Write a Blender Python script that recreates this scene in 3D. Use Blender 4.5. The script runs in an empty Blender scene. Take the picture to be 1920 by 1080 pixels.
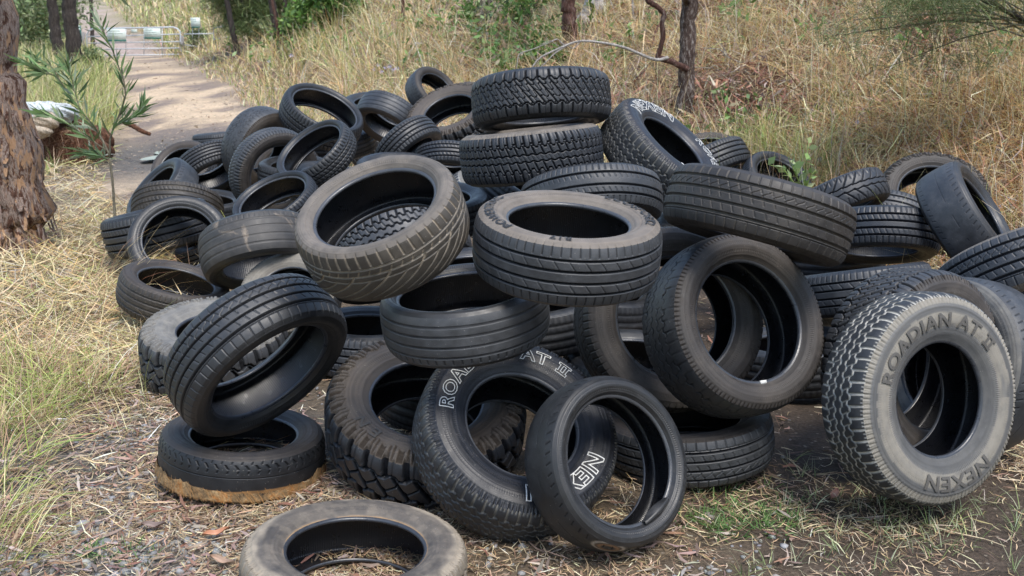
import bpy, math, random
import numpy as np
from mathutils import Vector, Matrix

random.seed(7)
rng = np.random.default_rng(7)
SC = bpy.context.scene
COL = SC.collection
PI = math.pi

# ------------------------------------------------------------------ camera
CAM_H, PITCH, FPX = 1.65, math.radians(14.7), 1844.0
cam = bpy.data.cameras.new('camera')
cam_o = bpy.data.objects.new('camera', cam)
COL.objects.link(cam_o)
cam_o.location = (0, 0, CAM_H)
cam_o.rotation_euler = (PI/2-PITCH, 0, 0)
cam.sensor_width = 36.0
cam.lens = 36.0*FPX/1920
cam.clip_start = .05
cam.clip_end = 900
cam.dof.use_dof = True
cam.dof.focus_distance = 3.9
cam.dof.aperture_fstop = 6.3
SC.camera = cam_o
FWD = np.array([0, math.cos(PITCH), -math.sin(PITCH)])
UPV = np.array([0, math.sin(PITCH), math.cos(PITCH)])

def at(u, v, y):
    """point of the place seen at u, v (1920 wide photograph) and y metres away"""
    d = FWD+(u-960)/FPX*np.array([1., 0, 0])-(v-540)/FPX*UPV
    return np.array([0, 0, CAM_H])+d*(y/d[1])

def proj(P):
    q = P-np.array([0, 0, CAM_H])
    z = np.maximum(q@FWD, .05)
    return 960+FPX*q[:, 0]/z, 540-FPX*(q@UPV)/z, z

# ------------------------------------------------------------------ helpers
def fast_mesh(name, V, F, smooth=True):
    V = np.asarray(V, np.float32); F = np.asarray(F, np.int32)
    me = bpy.data.meshes.new(name)
    k = F.shape[1]; n = len(F)
    me.vertices.add(len(V)); me.vertices.foreach_set('co', V.ravel())
    me.loops.add(n*k); me.loops.foreach_set('vertex_index', F.ravel())
    me.polygons.add(n)
    me.polygons.foreach_set('loop_start', np.arange(0, n*k, k, dtype=np.int32))
    me.polygons.foreach_set('loop_total', np.full(n, k, np.int32))
    if smooth:
        me.polygons.foreach_set('use_smooth', np.ones(n, bool))
    me.update(calc_edges=True)
    return me

def add_col(me, name, C):
    C = np.asarray(C, np.float32)
    if C.shape[1] == 3:
        C = np.concatenate([C, np.ones((len(C), 1), np.float32)], 1)
    a = me.color_attributes.new(name, 'FLOAT_COLOR', 'POINT')
    a.data.foreach_set('color', C.ravel())

def add_float(me, name, A):
    a = me.attributes.new(name, 'FLOAT', 'POINT')
    a.data.foreach_set('value', np.asarray(A, np.float32).ravel())

def obj(name, me, mat=None, parent=None):
    o = bpy.data.objects.new(name, me)
    COL.objects.link(o)
    if mat is not None and me is not None and not me.materials:
        me.materials.append(mat)
    if parent is not None:
        o.parent = parent
    return o

def tag(o, label=None, cat=None, group=None, kind=None):
    if label: o['label'] = label
    if cat: o['category'] = cat
    if group: o['group'] = group
    if kind: o['kind'] = kind
    return o

def empty(name, loc, label, cat, group=None):
    o = bpy.data.objects.new(name, None)
    o.empty_display_size = .1
    COL.objects.link(o)
    o.location = loc
    return tag(o, label, cat, group)

class MB:
    """collects loose shapes that are linked as one mesh"""
    def __init__(s): s.V = []; s.F = []; s.n = 0
    def add(s, V, F):
        s.V.append(np.asarray(V, float)); s.F.append(np.asarray(F, int)+s.n); s.n += len(V)
    def tube(s, P, R, n=8, cap=True, wob=0, seed=0):
        P = np.asarray(P, float); m = len(P)
        R = np.broadcast_to(np.asarray(R, float), (m,))
        T = np.gradient(P, axis=0); T /= np.linalg.norm(T, axis=1)[:, None]+1e-9
        ref = np.array([0, 0, 1.]) if abs(T[0, 2]) < .9 else np.array([1., 0, 0])
        a = np.linspace(0, 2*PI, n, endpoint=False)
        V = np.zeros((m, n, 3)); r2 = np.random.default_rng(seed)
        e1 = None
        for i in range(m):
            b = ref if e1 is None else e1
            e1 = b-T[i]*(b@T[i]); e1 /= np.linalg.norm(e1)+1e-9
            e2 = np.cross(T[i], e1)
            rr = R[i]*(1+wob*r2.normal(0, 1, n))
            V[i] = P[i]+np.outer(np.cos(a)*rr, e1)+np.outer(np.sin(a)*rr, e2)
        F = [[i*n+j, i*n+(j+1) % n, (i+1)*n+(j+1) % n, (i+1)*n+j] for i in range(m-1) for j in range(n)]
        V = V.reshape(-1, 3)
        if cap:
            V = np.concatenate([V, P[:1], P[-1:]])
            F += [[j, m*n, (j+1) % n, j] for j in range(0)]
            for j in range(0, n, 2):
                F.append([m*n, (j+2) % n, (j+1) % n, j])
                F.append([m*n+1, (m-1)*n+j, (m-1)*n+(j+1) % n, (m-1)*n+(j+2) % n])
        s.add(V, F)
    def box(s, c, d, R=None):
        c = np.asarray(c, float); h = np.asarray(d, float)/2
        V = np.array([[x, y, z] for x in (-1, 1) for y in (-1, 1) for z in (-1, 1)], float)*h
        if R is not None: V = V@np.asarray(R).T
        s.add(V+c, [[0, 1, 3, 2], [4, 6, 7, 5], [0, 4, 5, 1], [2, 3, 7, 6], [0, 2, 6, 4], [1, 5, 7, 3]])
    def build(s, name, mat, parent=None, smooth=True, origin=None):
        V = np.concatenate(s.V); F = np.concatenate(s.F)
        if origin is not None: V = V-np.asarray(origin)
        return obj(name, fast_mesh(name, V, F, smooth), mat, parent)

def smooth(a, b, x):
    t = np.clip((x-a)/(b-a), 0, 1)
    return t*t*(3-2*t)

_G = np.random.default_rng(3).random((64, 64))
def vnoise(x, y):
    xi = np.floor(x).astype(int); yi = np.floor(y).astype(int)
    fx = x-xi; fy = y-yi
    fx = fx*fx*(3-2*fx); fy = fy*fy*(3-2*fy)
    g = lambda a, b: _G[a % 64, b % 64]
    return (g(xi, yi)*(1-fx)+g(xi+1, yi)*fx)*(1-fy)+(g(xi, yi+1)*(1-fx)+g(xi+1, yi+1)*fx)*fy
def fbm(x, y, o=3):
    s = 0; a = .5; t = 0
    for k in range(o):
        s = s+a*vnoise(x*2**k+k*7.3, y*2**k+k*3.1); t += a; a *= .5
    return s/t

# ------------------------------------------------------------------ node helpers
def new_mat(name):
    m = bpy.data.materials.new(name); m.use_nodes = True
    nt = m.node_tree
    return m, nt, nt.nodes['Principled BSDF']
def N(nt, t, **kw):
    n = nt.nodes.new(t)
    for k, v in kw.items():
        if k.startswith('i_'): n.inputs[int(k[2:])].default_value = v
        else: setattr(n, k, v)
    return n
def noise(nt, scale, detail=4, rough=.55, vec=None, dist=0):
    n = N(nt, 'ShaderNodeTexNoise')
    n.inputs['Scale'].default_value = scale; n.inputs['Detail'].default_value = detail
    n.inputs['Roughness'].default_value = rough; n.inputs['Distortion'].default_value = dist
    if vec is not None: nt.links.new(vec, n.inputs['Vector'])
    return n.outputs['Fac']
def ramp(nt, fac, stops):
    r = N(nt, 'ShaderNodeValToRGB'); e = r.color_ramp.elements
    while len(e) < len(stops): e.new(.5)
    for k, (p, c) in enumerate(stops):
        e[k].position = p
        e[k].color = (*c, 1) if hasattr(c, '__len__') else (c, c, c, 1)
    nt.links.new(fac, r.inputs[0]); return r.outputs[0]
def mix(nt, fac, a, b, mode='MIX'):
    m = N(nt, 'ShaderNodeMix', data_type='RGBA', blend_type=mode)
    for s, val in ((0, fac), (6, a), (7, b)):
        if hasattr(val, 'is_linked'): nt.links.new(val, m.inputs[s])
        elif s == 0: m.inputs[0].default_value = val
        else: m.inputs[s].default_value = (*val, 1)
    return m.outputs[2]
def math_(nt, op, a, b=None):
    m = N(nt, 'ShaderNodeMath', operation=op)
    for i, v in enumerate((a, b)):
        if v is None: continue
        if hasattr(v, 'is_linked'): nt.links.new(v, m.inputs[i])
        else: m.inputs[i].default_value = v
    return m.outputs[0]
def attr(nt, name, out='Fac'):
    a = N(nt, 'ShaderNodeAttribute'); a.attribute_name = name
    return a.outputs[out]
def bump(nt, b, h, strength, dist=.01):
    n = N(nt, 'ShaderNodeBump'); n.inputs['Strength'].default_value = strength; n.inputs['Distance'].default_value = dist
    nt.links.new(h, n.inputs['Height']); nt.links.new(n.outputs[0], b.inputs['Normal'])
def coords(nt, kind='Object'):
    return N(nt, 'ShaderNodeTexCoord').outputs[kind]

# ------------------------------------------------------------------ light
SUN_EL, SUN_AZ = math.radians(62), math.radians(150)     # azimuth clockwise from +Y
w = bpy.data.worlds.new('World'); SC.world = w; w.use_nodes = True
wn = w.node_tree
sky = wn.nodes.new('ShaderNodeTexSky'); sky.sky_type = 'NISHITA'; sky.sun_disc = False
sky.sun_elevation = SUN_EL; sky.sun_rotation = SUN_AZ
sky.air_density = 1.3; sky.dust_density = 1.4; sky.ozone_density = 1.0
bg = wn.nodes['Background']; bg.inputs[1].default_value = .15
wn.links.new(sky.outputs[0], bg.inputs[0])
sun = bpy.data.lights.new('sun', 'SUN'); sun.energy = 1.7; sun.angle = math.radians(22); sun.color = (1, .95, .87)
sun_o = bpy.data.objects.new('sun', sun); COL.objects.link(sun_o)
sd = Vector((math.sin(SUN_AZ)*math.cos(SUN_EL), math.cos(SUN_AZ)*math.cos(SUN_EL), math.sin(SUN_EL)))
sun_o.rotation_mode = 'QUATERNION'; sun_o.rotation_quaternion = sd.to_track_quat('Z', 'Y')
SC.view_settings.view_transform = 'Standard'; SC.view_settings.look = 'None'
SC.view_settings.gamma = 1; SC.view_settings.use_curve_mapping = False
SC.view_settings.exposure = 1.0
SC.render.engine = 'CYCLES'
SC.cycles.use_denoising = True
SC.cycles.max_bounces = 6; SC.cycles.transparent_max_bounces = 4

# ------------------------------------------------------------------ terrain
def track_x(y):
    a = -.35*(y-1.2)-.0022*np.maximum(y-12, 0)**2
    a40 = -.35*38.8-.0022*28**2
    return np.where(y > 40, a40-.47*(y-40), a)
def foot(x, y): return (x-3.0+.45*(y-3.5))/1.097
def gz(x, y):
    x = np.asarray(x, float); y = np.asarray(y, float)
    z = .018*np.maximum(y-4, 0)
    d = np.maximum(foot(x, np.minimum(y, 70)), 0)
    b = .5*d*d/(d+.6)
    z = z+7*np.tanh(b/7)*(1+.12*(fbm(x*.5+3, y*.5)-.5))
    z = z+.075*np.maximum(y-40, 0)**2/(np.maximum(y-40, 0)+6)
    l = np.maximum(track_x(y)-1.9-x, 0)
    z = z+.14*smooth(0, 2.5, l)*smooth(6, 11, y)+.05*np.maximum(l-4, 0)
    tq = np.abs(x-track_x(y)); z = z-.05*np.exp(-((tq-.75)/.28)**2)*smooth(9, 13, y)*(.4+1.2*fbm(x*.8, y*.5+3))*(y < 60)
    # shallow dip that holds the puddle, ruts and lumps
    z = z-.06*np.exp(-(((x+4.35)/.5)**2+((y-12.6)/1.0)**2))
    near = 1-smooth(18, 40, y)
    z = z+(fbm(x*2.1, y*2.1, 4)-.5)*.05*near*smooth(0, .5, np.abs(y-0)*0+1)*(.35+.65*smooth(4.5, 8, y))
    return z
def axis(lo, hi, dense_lo, dense_hi, step, grow):
    a = list(np.arange(dense_lo, dense_hi, step)); s = step
    while a[-1] < hi: s *= grow; a.append(a[-1]+s)
    s = step
    while a[0] > lo: s *= grow; a.insert(0, a[0]-s)
    return np.array(a)
def raycast(u, v):
    """where the view rays of pixels u, v meet the ground"""
    u = np.asarray(u, float); v = np.asarray(v, float)
    d = FWD[None]+np.outer((u-960)/FPX, [1., 0, 0])-np.outer((v-540)/FPX, UPV)
    T = np.geomspace(1.6, 220, 110)
    lo = np.full(len(u), T[0]); hi = np.full(len(u), T[-1]); done = np.zeros(len(u), bool)
    for t0, t1 in zip(T[:-1], T[1:]):
        k = np.where(~done)[0]
        if not len(k): break
        p = d[k]*t1
        h = CAM_H+p[:, 2] < gz(p[:, 0], p[:, 1])
        kk = k[h]; lo[kk] = t0; hi[kk] = t1; done[kk] = True
    for _ in range(9):
        m = .5*(lo+hi); p = d*m[:, None]
        b = CAM_H+p[:, 2] < gz(p[:, 0], p[:, 1])
        hi = np.where(b, m, hi); lo = np.where(b, lo, m)
    P = d*hi[:, None]; P[:, 2] = gz(P[:, 0], P[:, 1])
    return P[done], np.where(done)[0]
def gp(u, v):
    return raycast([u], [v])[0][0]

gx = axis(-120, 120, -4.2, 3.6, .05, 1.07)
gy = axis(-12, 260, 1.6, 9.0, .05, 1.05)
X, Y = np.meshgrid(gx, gy)
Z = gz(X, Y)
nx, ny = len(gx), len(gy)
ii = (np.arange(ny-1)[:, None]*nx+np.arange(nx-1)[None]).ravel()
gme = fast_mesh('ground', np.stack([X.ravel(), Y.ravel(), Z.ravel()], 1), np.stack([ii, ii+1, ii+nx+1, ii+nx], 1))
xr, yr = X.ravel(), Y.ravel()
def lerp(a, b, t): return a*(1-t[:, None])+np.array(b)*t[:, None]
n1 = fbm(xr*1.3, yr*1.3); n2 = fbm(xr*.4+9, yr*.4)
C = np.tile([.115, .088, .060], (len(xr), 1))                                   # bare earth
C = lerp(C, [.12, .112, .10], smooth(.15, .7, n1)*smooth(-.2, -.9, xr)*(1-smooth(3.4, 4.6, yr)))    # gravelly verge
C = lerp(C, [.068, .051, .038], smooth(.35, 1.0, xr-.25*(3.6-yr)+(n1-.5)*.8)*(1-smooth(.0, .5, foot(xr, yr)-.1)))      # dark mud on the right
tx = np.abs(xr-track_x(yr))
tr = (1-smooth(.95, 1.75, tx+(n1-.5)*1.6))*smooth(7.0, 9.5, yr)
C = lerp(C, [.26, .20, .145], smooth(6.0, 8.5, yr)*(1-tr)*(tx < 6))
C = lerp(C, [.43, .32, .21], tr)
n3 = fbm(xr*2.2+3, yr*.7+1, 5); C = lerp(C, [.19, .145, .12], tr*smooth(.5, .62, n3)*.9); C = lerp(C, [.56, .42, .28], tr*smooth(.5, .36, n3)*.85)
C = lerp(C, [.38, .29, .245], tr*smooth(38, 42, yr))
mudd = np.exp(-(((xr+4.5)/1.1)**2+((yr-12.3)/2.2)**2))
C = lerp(C, [.12, .105, .09], np.clip(mudd*1.3, 0, 1))
bk = smooth(.1, .6, foot(xr, yr)+(n1-.5)*.4)
C = lerp(C, [.12, .068, .045], bk)
C = lerp(C, [.22, .16, .09], bk*smooth(.4, .6, n2)*.8)
lf = smooth(2.2, 3.2, track_x(yr)-xr)*smooth(6, 9, yr)
C = lerp(C, [.17, .14, .07], lf)
C = lerp(C, [.24, .21, .10], smooth(42, 60, yr)*(1-tr))
add_col(gme, 'Col', C)
mg, nt, b = new_mat('earth')
tc = coords(nt)
nf = noise(nt, 9, 8, .65, tc); nb = noise(nt, 70, 4, .6, tc)
col = mix(nt, 1.0, attr(nt, 'Col', 'Color'), ramp(nt, nf, [(.25, .62), (.75, 1.4)]), 'MULTIPLY')
col = mix(nt, 1.0, col, ramp(nt, nb, [(.3, .62), (.7, 1.4)]), 'MULTIPLY')
vs = N(nt, 'ShaderNodeTexVoronoi'); vs.inputs['Scale'].default_value = 26; nt.links.new(tc, vs.inputs['Vector'])
col = mix(nt, ramp(nt, vs.outputs['Distance'], [(.10, .55), (.2, 0.)]), col, mix(nt, nf, (.16, .13, .11), (.5, .43, .34)))
nt.links.new(col, b.inputs['Base Color'])
nt.links.new(ramp(nt, nf, [(.3, .62), (.7, .95)]), b.inputs['Roughness'])
b.inputs['Specular IOR Level'].default_value = .3
hh = math_(nt, 'ADD', math_(nt, 'MULTIPLY', nf, 1.0), math_(nt, 'MULTIPLY', nb, .35))
bump(nt, b, hh, .9, .03)
g = obj('ground', gme, mg); tag(g, kind='structure')

# puddle on the track
mw, nt, b = new_mat('puddle_water')
b.inputs['Base Color'].default_value = (.13, .11, .065, 1); b.inputs['Roughness'].default_value = .16; b.inputs['Specular IOR Level'].default_value = .12
a = np.linspace(0, 2*PI, 40, endpoint=False)
r = .62+.18*np.sin(3*a+1)+.12*np.sin(5*a)
V = np.stack([-4.35+.42*r*np.cos(a), 12.6+.8*r*np.sin(a), np.full(40, float(gz(-4.35, 12.6))+.028)], 1)
V = np.concatenate([V, V.mean(0)[None]])
me = fast_mesh('puddle', V, [[40, k, (k+1) % 40] for k in range(40)])
tag(obj('puddle', me, mw), kind='structure')

# ------------------------------------------------------------------ tyre rubber
def rubber(name, base, dust=(.20, .17, .13), amt=.2, gcol=None, gamt=0., rough=.5, specks=.5, scuff=0., spec=.5, stain=False, ribs=False, rings=0.):
    m, nt, b = new_mat(name)
    tc = coords(nt); oi = N(nt, 'ShaderNodeObjectInfo')
    mp = N(nt, 'ShaderNodeMapping'); nt.links.new(tc, mp.inputs[0])
    cx = N(nt, 'ShaderNodeCombineXYZ'); r9 = math_(nt, 'MULTIPLY', oi.outputs['Random'], 37.)
    for k in range(3): nt.links.new(r9, cx.inputs[k])
    nt.links.new(cx.outputs[0], mp.inputs['Location'])
    v = mp.outputs[0]
    n_big = noise(nt, 7, 5, .6, v); n_mid = noise(nt, 28, 5, .65, v); n_fine = noise(nt, 260, 3, .6, v)
    dark = tuple(c*.62 for c in base); light = tuple(c*1.5 for c in base)
    col = mix(nt, n_mid, dark, light)
    col = mix(nt, 1., col, ramp(nt, oi.outputs['Random'], [(0., (.72, .78, .90)), (.45, (1., 1., 1.)), (.75, (1.25, 1.18, 1.08)), (1., (1.75, 1.62, 1.48))]), 'MULTIPLY')
    if rings:                                              # moulded and rubbed rings round the wall
        sp_ = N(nt, 'ShaderNodeSeparateXYZ'); nt.links.new(tc, sp_.inputs[0])
        rr_ = math_(nt, 'SQRT', math_(nt, 'ADD', math_(nt, 'POWER', sp_.outputs[0], 2.), math_(nt, 'POWER', sp_.outputs[1], 2.)))
        n1 = N(nt, 'ShaderNodeTexNoise'); n1.noise_dimensions = '1D'; n1.inputs['Scale'].default_value = 75; n1.inputs['Detail'].default_value = 5
        nt.links.new(math_(nt, 'ADD', rr_, math_(nt, 'MULTIPLY', oi.outputs['Random'], 9.)), n1.inputs['W'])
        ring = n1.outputs['Fac']
        col = mix(nt, rings, col, mix(nt, 1., col, ramp(nt, ring, [(.3, .45), (.7, 1.7)]), 'MULTIPLY'))
    d = math_(nt, 'MULTIPLY', ramp(nt, n_big, [(.38, 0.), (.68, 1.)]), ramp(nt, n_mid, [(.25, .35), (.7, 1.)]))
    d = math_(nt, 'ADD', math_(nt, 'MULTIPLY', d, amt*1.3), amt*.35)
    col = mix(nt, math_(nt, 'MINIMUM', d, 1.), col, dust)
    if scuff:
        s = noise(nt, 3.2, 6, .7, v, 1.2)
        col = mix(nt, math_(nt, 'MULTIPLY', ramp(nt, s, [(.55, 0.), (.66, 1.)]), scuff), col, (.34, .27, .20))
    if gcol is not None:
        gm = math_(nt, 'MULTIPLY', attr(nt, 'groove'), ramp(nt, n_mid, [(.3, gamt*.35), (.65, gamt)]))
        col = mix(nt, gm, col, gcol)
    if stain:
        st = attr(nt, 'Stain', 'Color'); sa = N(nt, 'ShaderNodeAttribute'); sa.attribute_name = 'StainAmt'
        col = mix(nt, math_(nt, 'MULTIPLY', sa.outputs['Fac'], ramp(nt, n_mid, [(.25, .55), (.6, 1.)])), col, (1, 1, 1))
        nt.links.new(st, nt.nodes[col.node.name].inputs[7])
    if specks:
        vo = N(nt, 'ShaderNodeTexVoronoi'); vo.inputs['Scale'].default_value = 75; nt.links.new(v, vo.inputs['Vector'])
        sp = math_(nt, 'MULTIPLY', ramp(nt, vo.outputs['Distance'], [(.07, 1.), (.13, 0.)]), ramp(nt, n_big, [(.45, 0.), (.62, specks)]))
        col = mix(nt, sp, col, (.32, .30, .27))
    nt.links.new(col, b.inputs['Base Color'])
    nt.links.new(ramp(nt, n_mid, [(.25, max(.2, rough-.12)), (.75, min(1, rough+.16))]), b.inputs['Roughness'])
    b.inputs['Specular IOR Level'].default_value = spec
    h = math_(nt, 'ADD', math_(nt, 'MULTIPLY', n_mid, .6), math_(nt, 'MULTIPLY', n_fine, .35))
    if rings: h = math_(nt, 'ADD', h, math_(nt, 'MULTIPLY', ring, 1.6))
    if gcol is not None and gcol[0] < .03:                 # near-black grooves lose their sheen too, deepening the painted shade
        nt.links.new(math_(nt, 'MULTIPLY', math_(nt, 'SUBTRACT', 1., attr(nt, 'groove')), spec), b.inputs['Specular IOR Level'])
    if ribs:
        h = math_(nt, 'ADD', h, math_(nt, 'MULTIPLY', attr(nt, 'groove'), .5))
    bump(nt, b, h, .35, .003)
    return m

RB = (.0105, .012, .0150)
TREAD = dict(  # clean and grey: groove shade painted in as a near-black groove colour
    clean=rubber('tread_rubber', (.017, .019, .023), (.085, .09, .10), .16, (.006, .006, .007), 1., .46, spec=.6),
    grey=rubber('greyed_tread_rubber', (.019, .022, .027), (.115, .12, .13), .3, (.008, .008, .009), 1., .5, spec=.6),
    brown=rubber('brown_tread_rubber', (.018, .017, .017), (.14, .118, .095), .2, (.12, .10, .075), .5, .55),
    dusty=rubber('dusty_tread_rubber', (.05, .046, .04), (.27, .225, .17), .55, (.33, .28, .21), .8, .75),
    pale=rubber('pale_grooved_tread_rubber', (.019, .022, .027), (.11, .115, .12), .18, (.58, .56, .50), 1., .5),
    swirl=rubber('tan_grooved_tread_rubber', (.024, .022, .020), (.14, .12, .095), .3, (.50, .42, .32), .9, .55),
    road=rubber('road_worn_tread_rubber', (.016, .018, .022), (.11, .115, .12), .2, (.27, .26, .235), .85, .5),
    scuffed=rubber('scuffed_tread_rubber', (.022, .023, .025), (.15, .135, .12), .26, (.06, .055, .05), .4, .55, scuff=.75),
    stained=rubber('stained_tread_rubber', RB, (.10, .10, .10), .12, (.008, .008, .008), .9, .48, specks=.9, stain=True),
)
SIDE = dict(
    clean=rubber('sidewall_rubber', (.011, .012, .014), (.09, .088, .086), .13, rough=.45, spec=.6, rings=.5),
    wet=rubber('wet_sidewall_rubber', (.009, .010, .014), (.10, .10, .10), .07, rough=.44, specks=1., spec=.5, rings=.5),
    brown=rubber('brown_sidewall_rubber', (.034, .029, .026), (.105, .091, .078), .38, (.012, .011, .010), .6, rough=.66, rings=.55),
    dark=rubber('dark_brown_sidewall_rubber', (.024, .021, .020), (.09, .075, .062), .25, rough=.6, rings=.5),
    grey=rubber('grey_dusty_sidewall_rubber', (.105, .102, .096), (.25, .235, .205), .6, (.05, .045, .04), .6, rough=.78, rings=.5),
    tan=rubber('tan_dusty_sidewall_rubber', (.075, .068, .061), (.20, .172, .145), .6, (.2, .17, .13), .4, rough=.7, rings=.5),
    banded=rubber('dust_ringed_sidewall_rubber', (.105, .103, .098), (.20, .19, .17), .5, (.045, .042, .038), .7, rough=.75, stain=True, rings=.5),
    stained=rubber('stained_sidewall_rubber', (.050, .045, .041), (.17, .145, .12), .5, rough=.72, stain=True, rings=.5),
)
LINER = rubber('inner_liner_rubber', (.006, .007, .010), (.05, .05, .055), .08, rough=.30, specks=.6, ribs=True)
BEAD = rubber('bead_rubber', (.030, .034, .042), (.10, .105, .115), .15, rough=.28, specks=.3, spec=.6)  # bluish highlight along the bead is put into this lighter base colour
def flat_mat(name, c, rough=.5, spec=.4, metal=0., nscale=30, var=.25):
    m, nt, b = new_mat(name)
    n = noise(nt, nscale, 4, .6, coords(nt))
    nt.links.new(mix(nt, n, tuple(x*(1-var) for x in c), tuple(min(1, x*(1+var)) for x in c)), b.inputs['Base Color'])
    b.inputs['Roughness'].default_value = rough; b.inputs['Specular IOR Level'].default_value = spec
    b.inputs['Metallic'].default_value = metal
    return m
WHITE_LET = flat_mat('white_letter_rubber', (.72, .72, .70), .5, nscale=120)
MID_LET = flat_mat('rubbed_letter_rubber', (.105, .10, .093), .6, nscale=120)
DARK_LET = flat_mat('raised_letter_rubber', (.028, .026, .025), .55, nscale=120)
FAINT_LET = flat_mat('faint_letter_rubber', (.06, .055, .05), .6, nscale=120)
RUST, nt, b = new_mat('rusty_torn_rubber')
nA = noise(nt, 9, 6, .7, coords(nt), .6); nB = noise(nt, 40, 5, .7, coords(nt))
cR = ramp(nt, nA, [(.36, (.012, .012, .013)), (.44, (.20, .13, .065)), (.53, (.36, .24, .12)), (.60, (.40, .17, .045)), (.68, (.24, .12, .05)), (.74, (.02, .018, .016))])
nt.links.new(mix(nt, 1., cR, ramp(nt, nB, [(.3, .45), (.7, 1.4)]), 'MULTIPLY'), b.inputs['Base Color'])
b.inputs['Roughness'].default_value = .9; bump(nt, b, nB, .8, .01)

# ------------------------------------------------------------------ tread patterns
def fr(t): return t-np.floor(t)
def tri(t): return np.abs(fr(t)-.5)*4-1
def sq(t): return np.clip(tri(t)*2.4, -1, 1)
def pattern(kind, th, x, R, W, sx, st):
    """groove depth 0..1 over the tread; th angle, x across -1..1"""
    def npit(p): return max(8, round(2*PI*R/p))
    def L(d, w, s=None):
        s = sx if s is None else s
        return np.clip((np.maximum(w, s*.55)-np.abs(d))/s+.5, 0, 1)
    ax = np.abs(x)
    def T(n): return th/(2*PI)*n
    def cross(n, phase, wid, dep=1.):
        # lines across the tread, width in pitches
        s = st*n
        return np.clip((np.maximum(wid, s*.55)-np.abs(fr(phase)-.5))/s+.5, 0, 1)*dep
    Z = np.zeros_like(th+x)
    if kind in ('rib', 'rib4', 'rib5', 'tour', 'eco', 'wornrib', 'wide'):
        pos = dict(rib=(-.5, 0, .5), rib4=(-.6, -.2, .2, .6), rib5=(-.66, -.33, 0, .33, .66), tour=(-.66, -.24, .16, .55),
                   eco=(-.58, -.2, .2, .58), wornrib=(-.62, -.2, .25, .64), wide=(-.55, .1, .55))[kind]
        w_ = .042 if kind in ('tour', 'eco') else .05
        for q in pos: Z = np.maximum(Z, L(x-q, w_))
        n = npit(.030 if kind != 'tour' else .038); t = T(n)
        if kind == 'wornrib':
            Z = Z*(.35+.4*fbm(th*9, x*2))
            Z = np.maximum(Z, (x < -.72)*(ax < .93)*cross(n, t, .1, .6))
            return Z
        sh = (ax > .68)
        Z = np.maximum(Z, sh*cross(n, t, .036 if kind == 'tour' else .055, .45 if kind == 'tour' else .6))
        if kind == 'tour':
            Z = np.maximum(Z, L(x-.66, .012)*.8)
            m_ = (ax < .62)
            Z = np.maximum(Z, m_*(fr((x+2)*2.3) < .62)*cross(n, t+x*1.1, .03, .35))
            Z = np.maximum(Z, (x < -.24)*(x > -.66)*cross(n, t*1-.35*np.sin(x*14), .03, .4))
        elif kind == 'eco':
            Z = np.maximum(Z, (ax > .22)*(ax < .56)*cross(round(n*.6), T(round(n*.6))+x*1.4, .028, .35))
        else:
            Z = np.maximum(Z, (ax < .55)*(ax > .25)*cross(n, t+x*1.3, .05, .38))
        return Z
    if kind == 'slick':
        n = npit(.034); t = T(n)
        Z = L(x-.1, .02)*.35*(fbm(th*4, x*0+1) > .4)
        Z = np.maximum(Z, (x > .66)*(x < .9)*cross(n, t+x*1.2, .08, .7))
        Z = np.maximum(Z, (x > -.9)*(x < -.7)*cross(n, t-x*1.2, .07, .5))
        return Z
    if kind == 'nick':
        n = npit(.036); t = T(n)
        Z = L(x-.18, .015)*.8
        Z = np.maximum(Z, (x > .62)*(x < .82)*cross(n, t+1.6*x, .10, 1.))
        Z = np.maximum(Z, (x > .40)*(x < .54)*cross(n, t-.8*x+.4, .07, .8))
        Z = np.maximum(Z, (x > .84)*(x < .97)*cross(n, t-.8*x+.4, .06, .7))
        return Z
    if kind == 'sipe':
        n = npit(.026); t = T(n)
        for q in (-.3, .3): Z = np.maximum(Z, L(x-q, .03)*.8)
        Z = np.maximum(Z, (ax > .5)*cross(n, t, .12, .8))
        return np.maximum(Z, (ax < .28)*cross(n, t+x, .05, .4))
    if kind == 'sport':
        n = npit(.034); t = T(n)
        for q in (-.5, -.08, .35): Z = np.maximum(Z, L(x-q, .045))
        Z = np.maximum(Z, (ax > .55)*cross(n, t+x*.4, .12, .8))
        return np.maximum(Z, (ax < .5)*cross(n, t+x*1.5, .06, .5))
    if kind == 'dir':
        n = npit(.036); t = T(n)
        for q in (.22, .5): Z = np.maximum(Z, L(x-q, .03))
        Z = np.maximum(Z, (x > .56)*cross(n, t+x*.35, .08, .8))
        Z = np.maximum(Z, (x > .24)*(x < .42)*cross(n, t-x*1.2, .07, .8))
        n2 = npit(.125); c = T(n2)+1.15*np.clip(.25-x, 0, 2)**1.6
        Z = np.maximum(Z, (x < .18)*(x > -.92)*cross(n2, c, .035, 1.))
        Z = np.maximum(Z, (x < -.05)*(x > -.85)*cross(n2, c*1.0+.45, .03, .7))
        return np.maximum(Z, L(x+.02, .02)*.8)
    if kind == 'dirv':
        n = npit(.06); t = T(n)
        for q in (-.18, .22): Z = np.maximum(Z, L(x-q-.03*tri(t), .03))
        Z = np.maximum(Z, cross(n, t+1.1*ax, .06, .9)*(ax > .1))
        return np.maximum(Z, (ax > .6)*cross(n*2, t*2, .06, .5))
    if kind in ('road', 'wornat'):
        n = npit(.040); t = T(n)
        for q, a_, ph in ((-.5, .06, 0), (-.16, .045, .3), (.16, .045, .8), (.5, .06, .5)):
            Z = np.maximum(Z, L(x-q-a_*sq(t+ph), .034))
        Z = np.maximum(Z, (x > .5)*cross(n, t+.1+x*.25, .09, 1.))
        Z = np.maximum(Z, (x < -.5)*cross(n, t+.6-x*.25, .09, 1.))
        Z = np.maximum(Z, (ax > .2)*(ax < .46)*cross(n, t+x*1.1+.25, .055, .6))
        Z = np.maximum(Z, (ax > .93)*cross(n*3, t*3, .16, .8))
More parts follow.
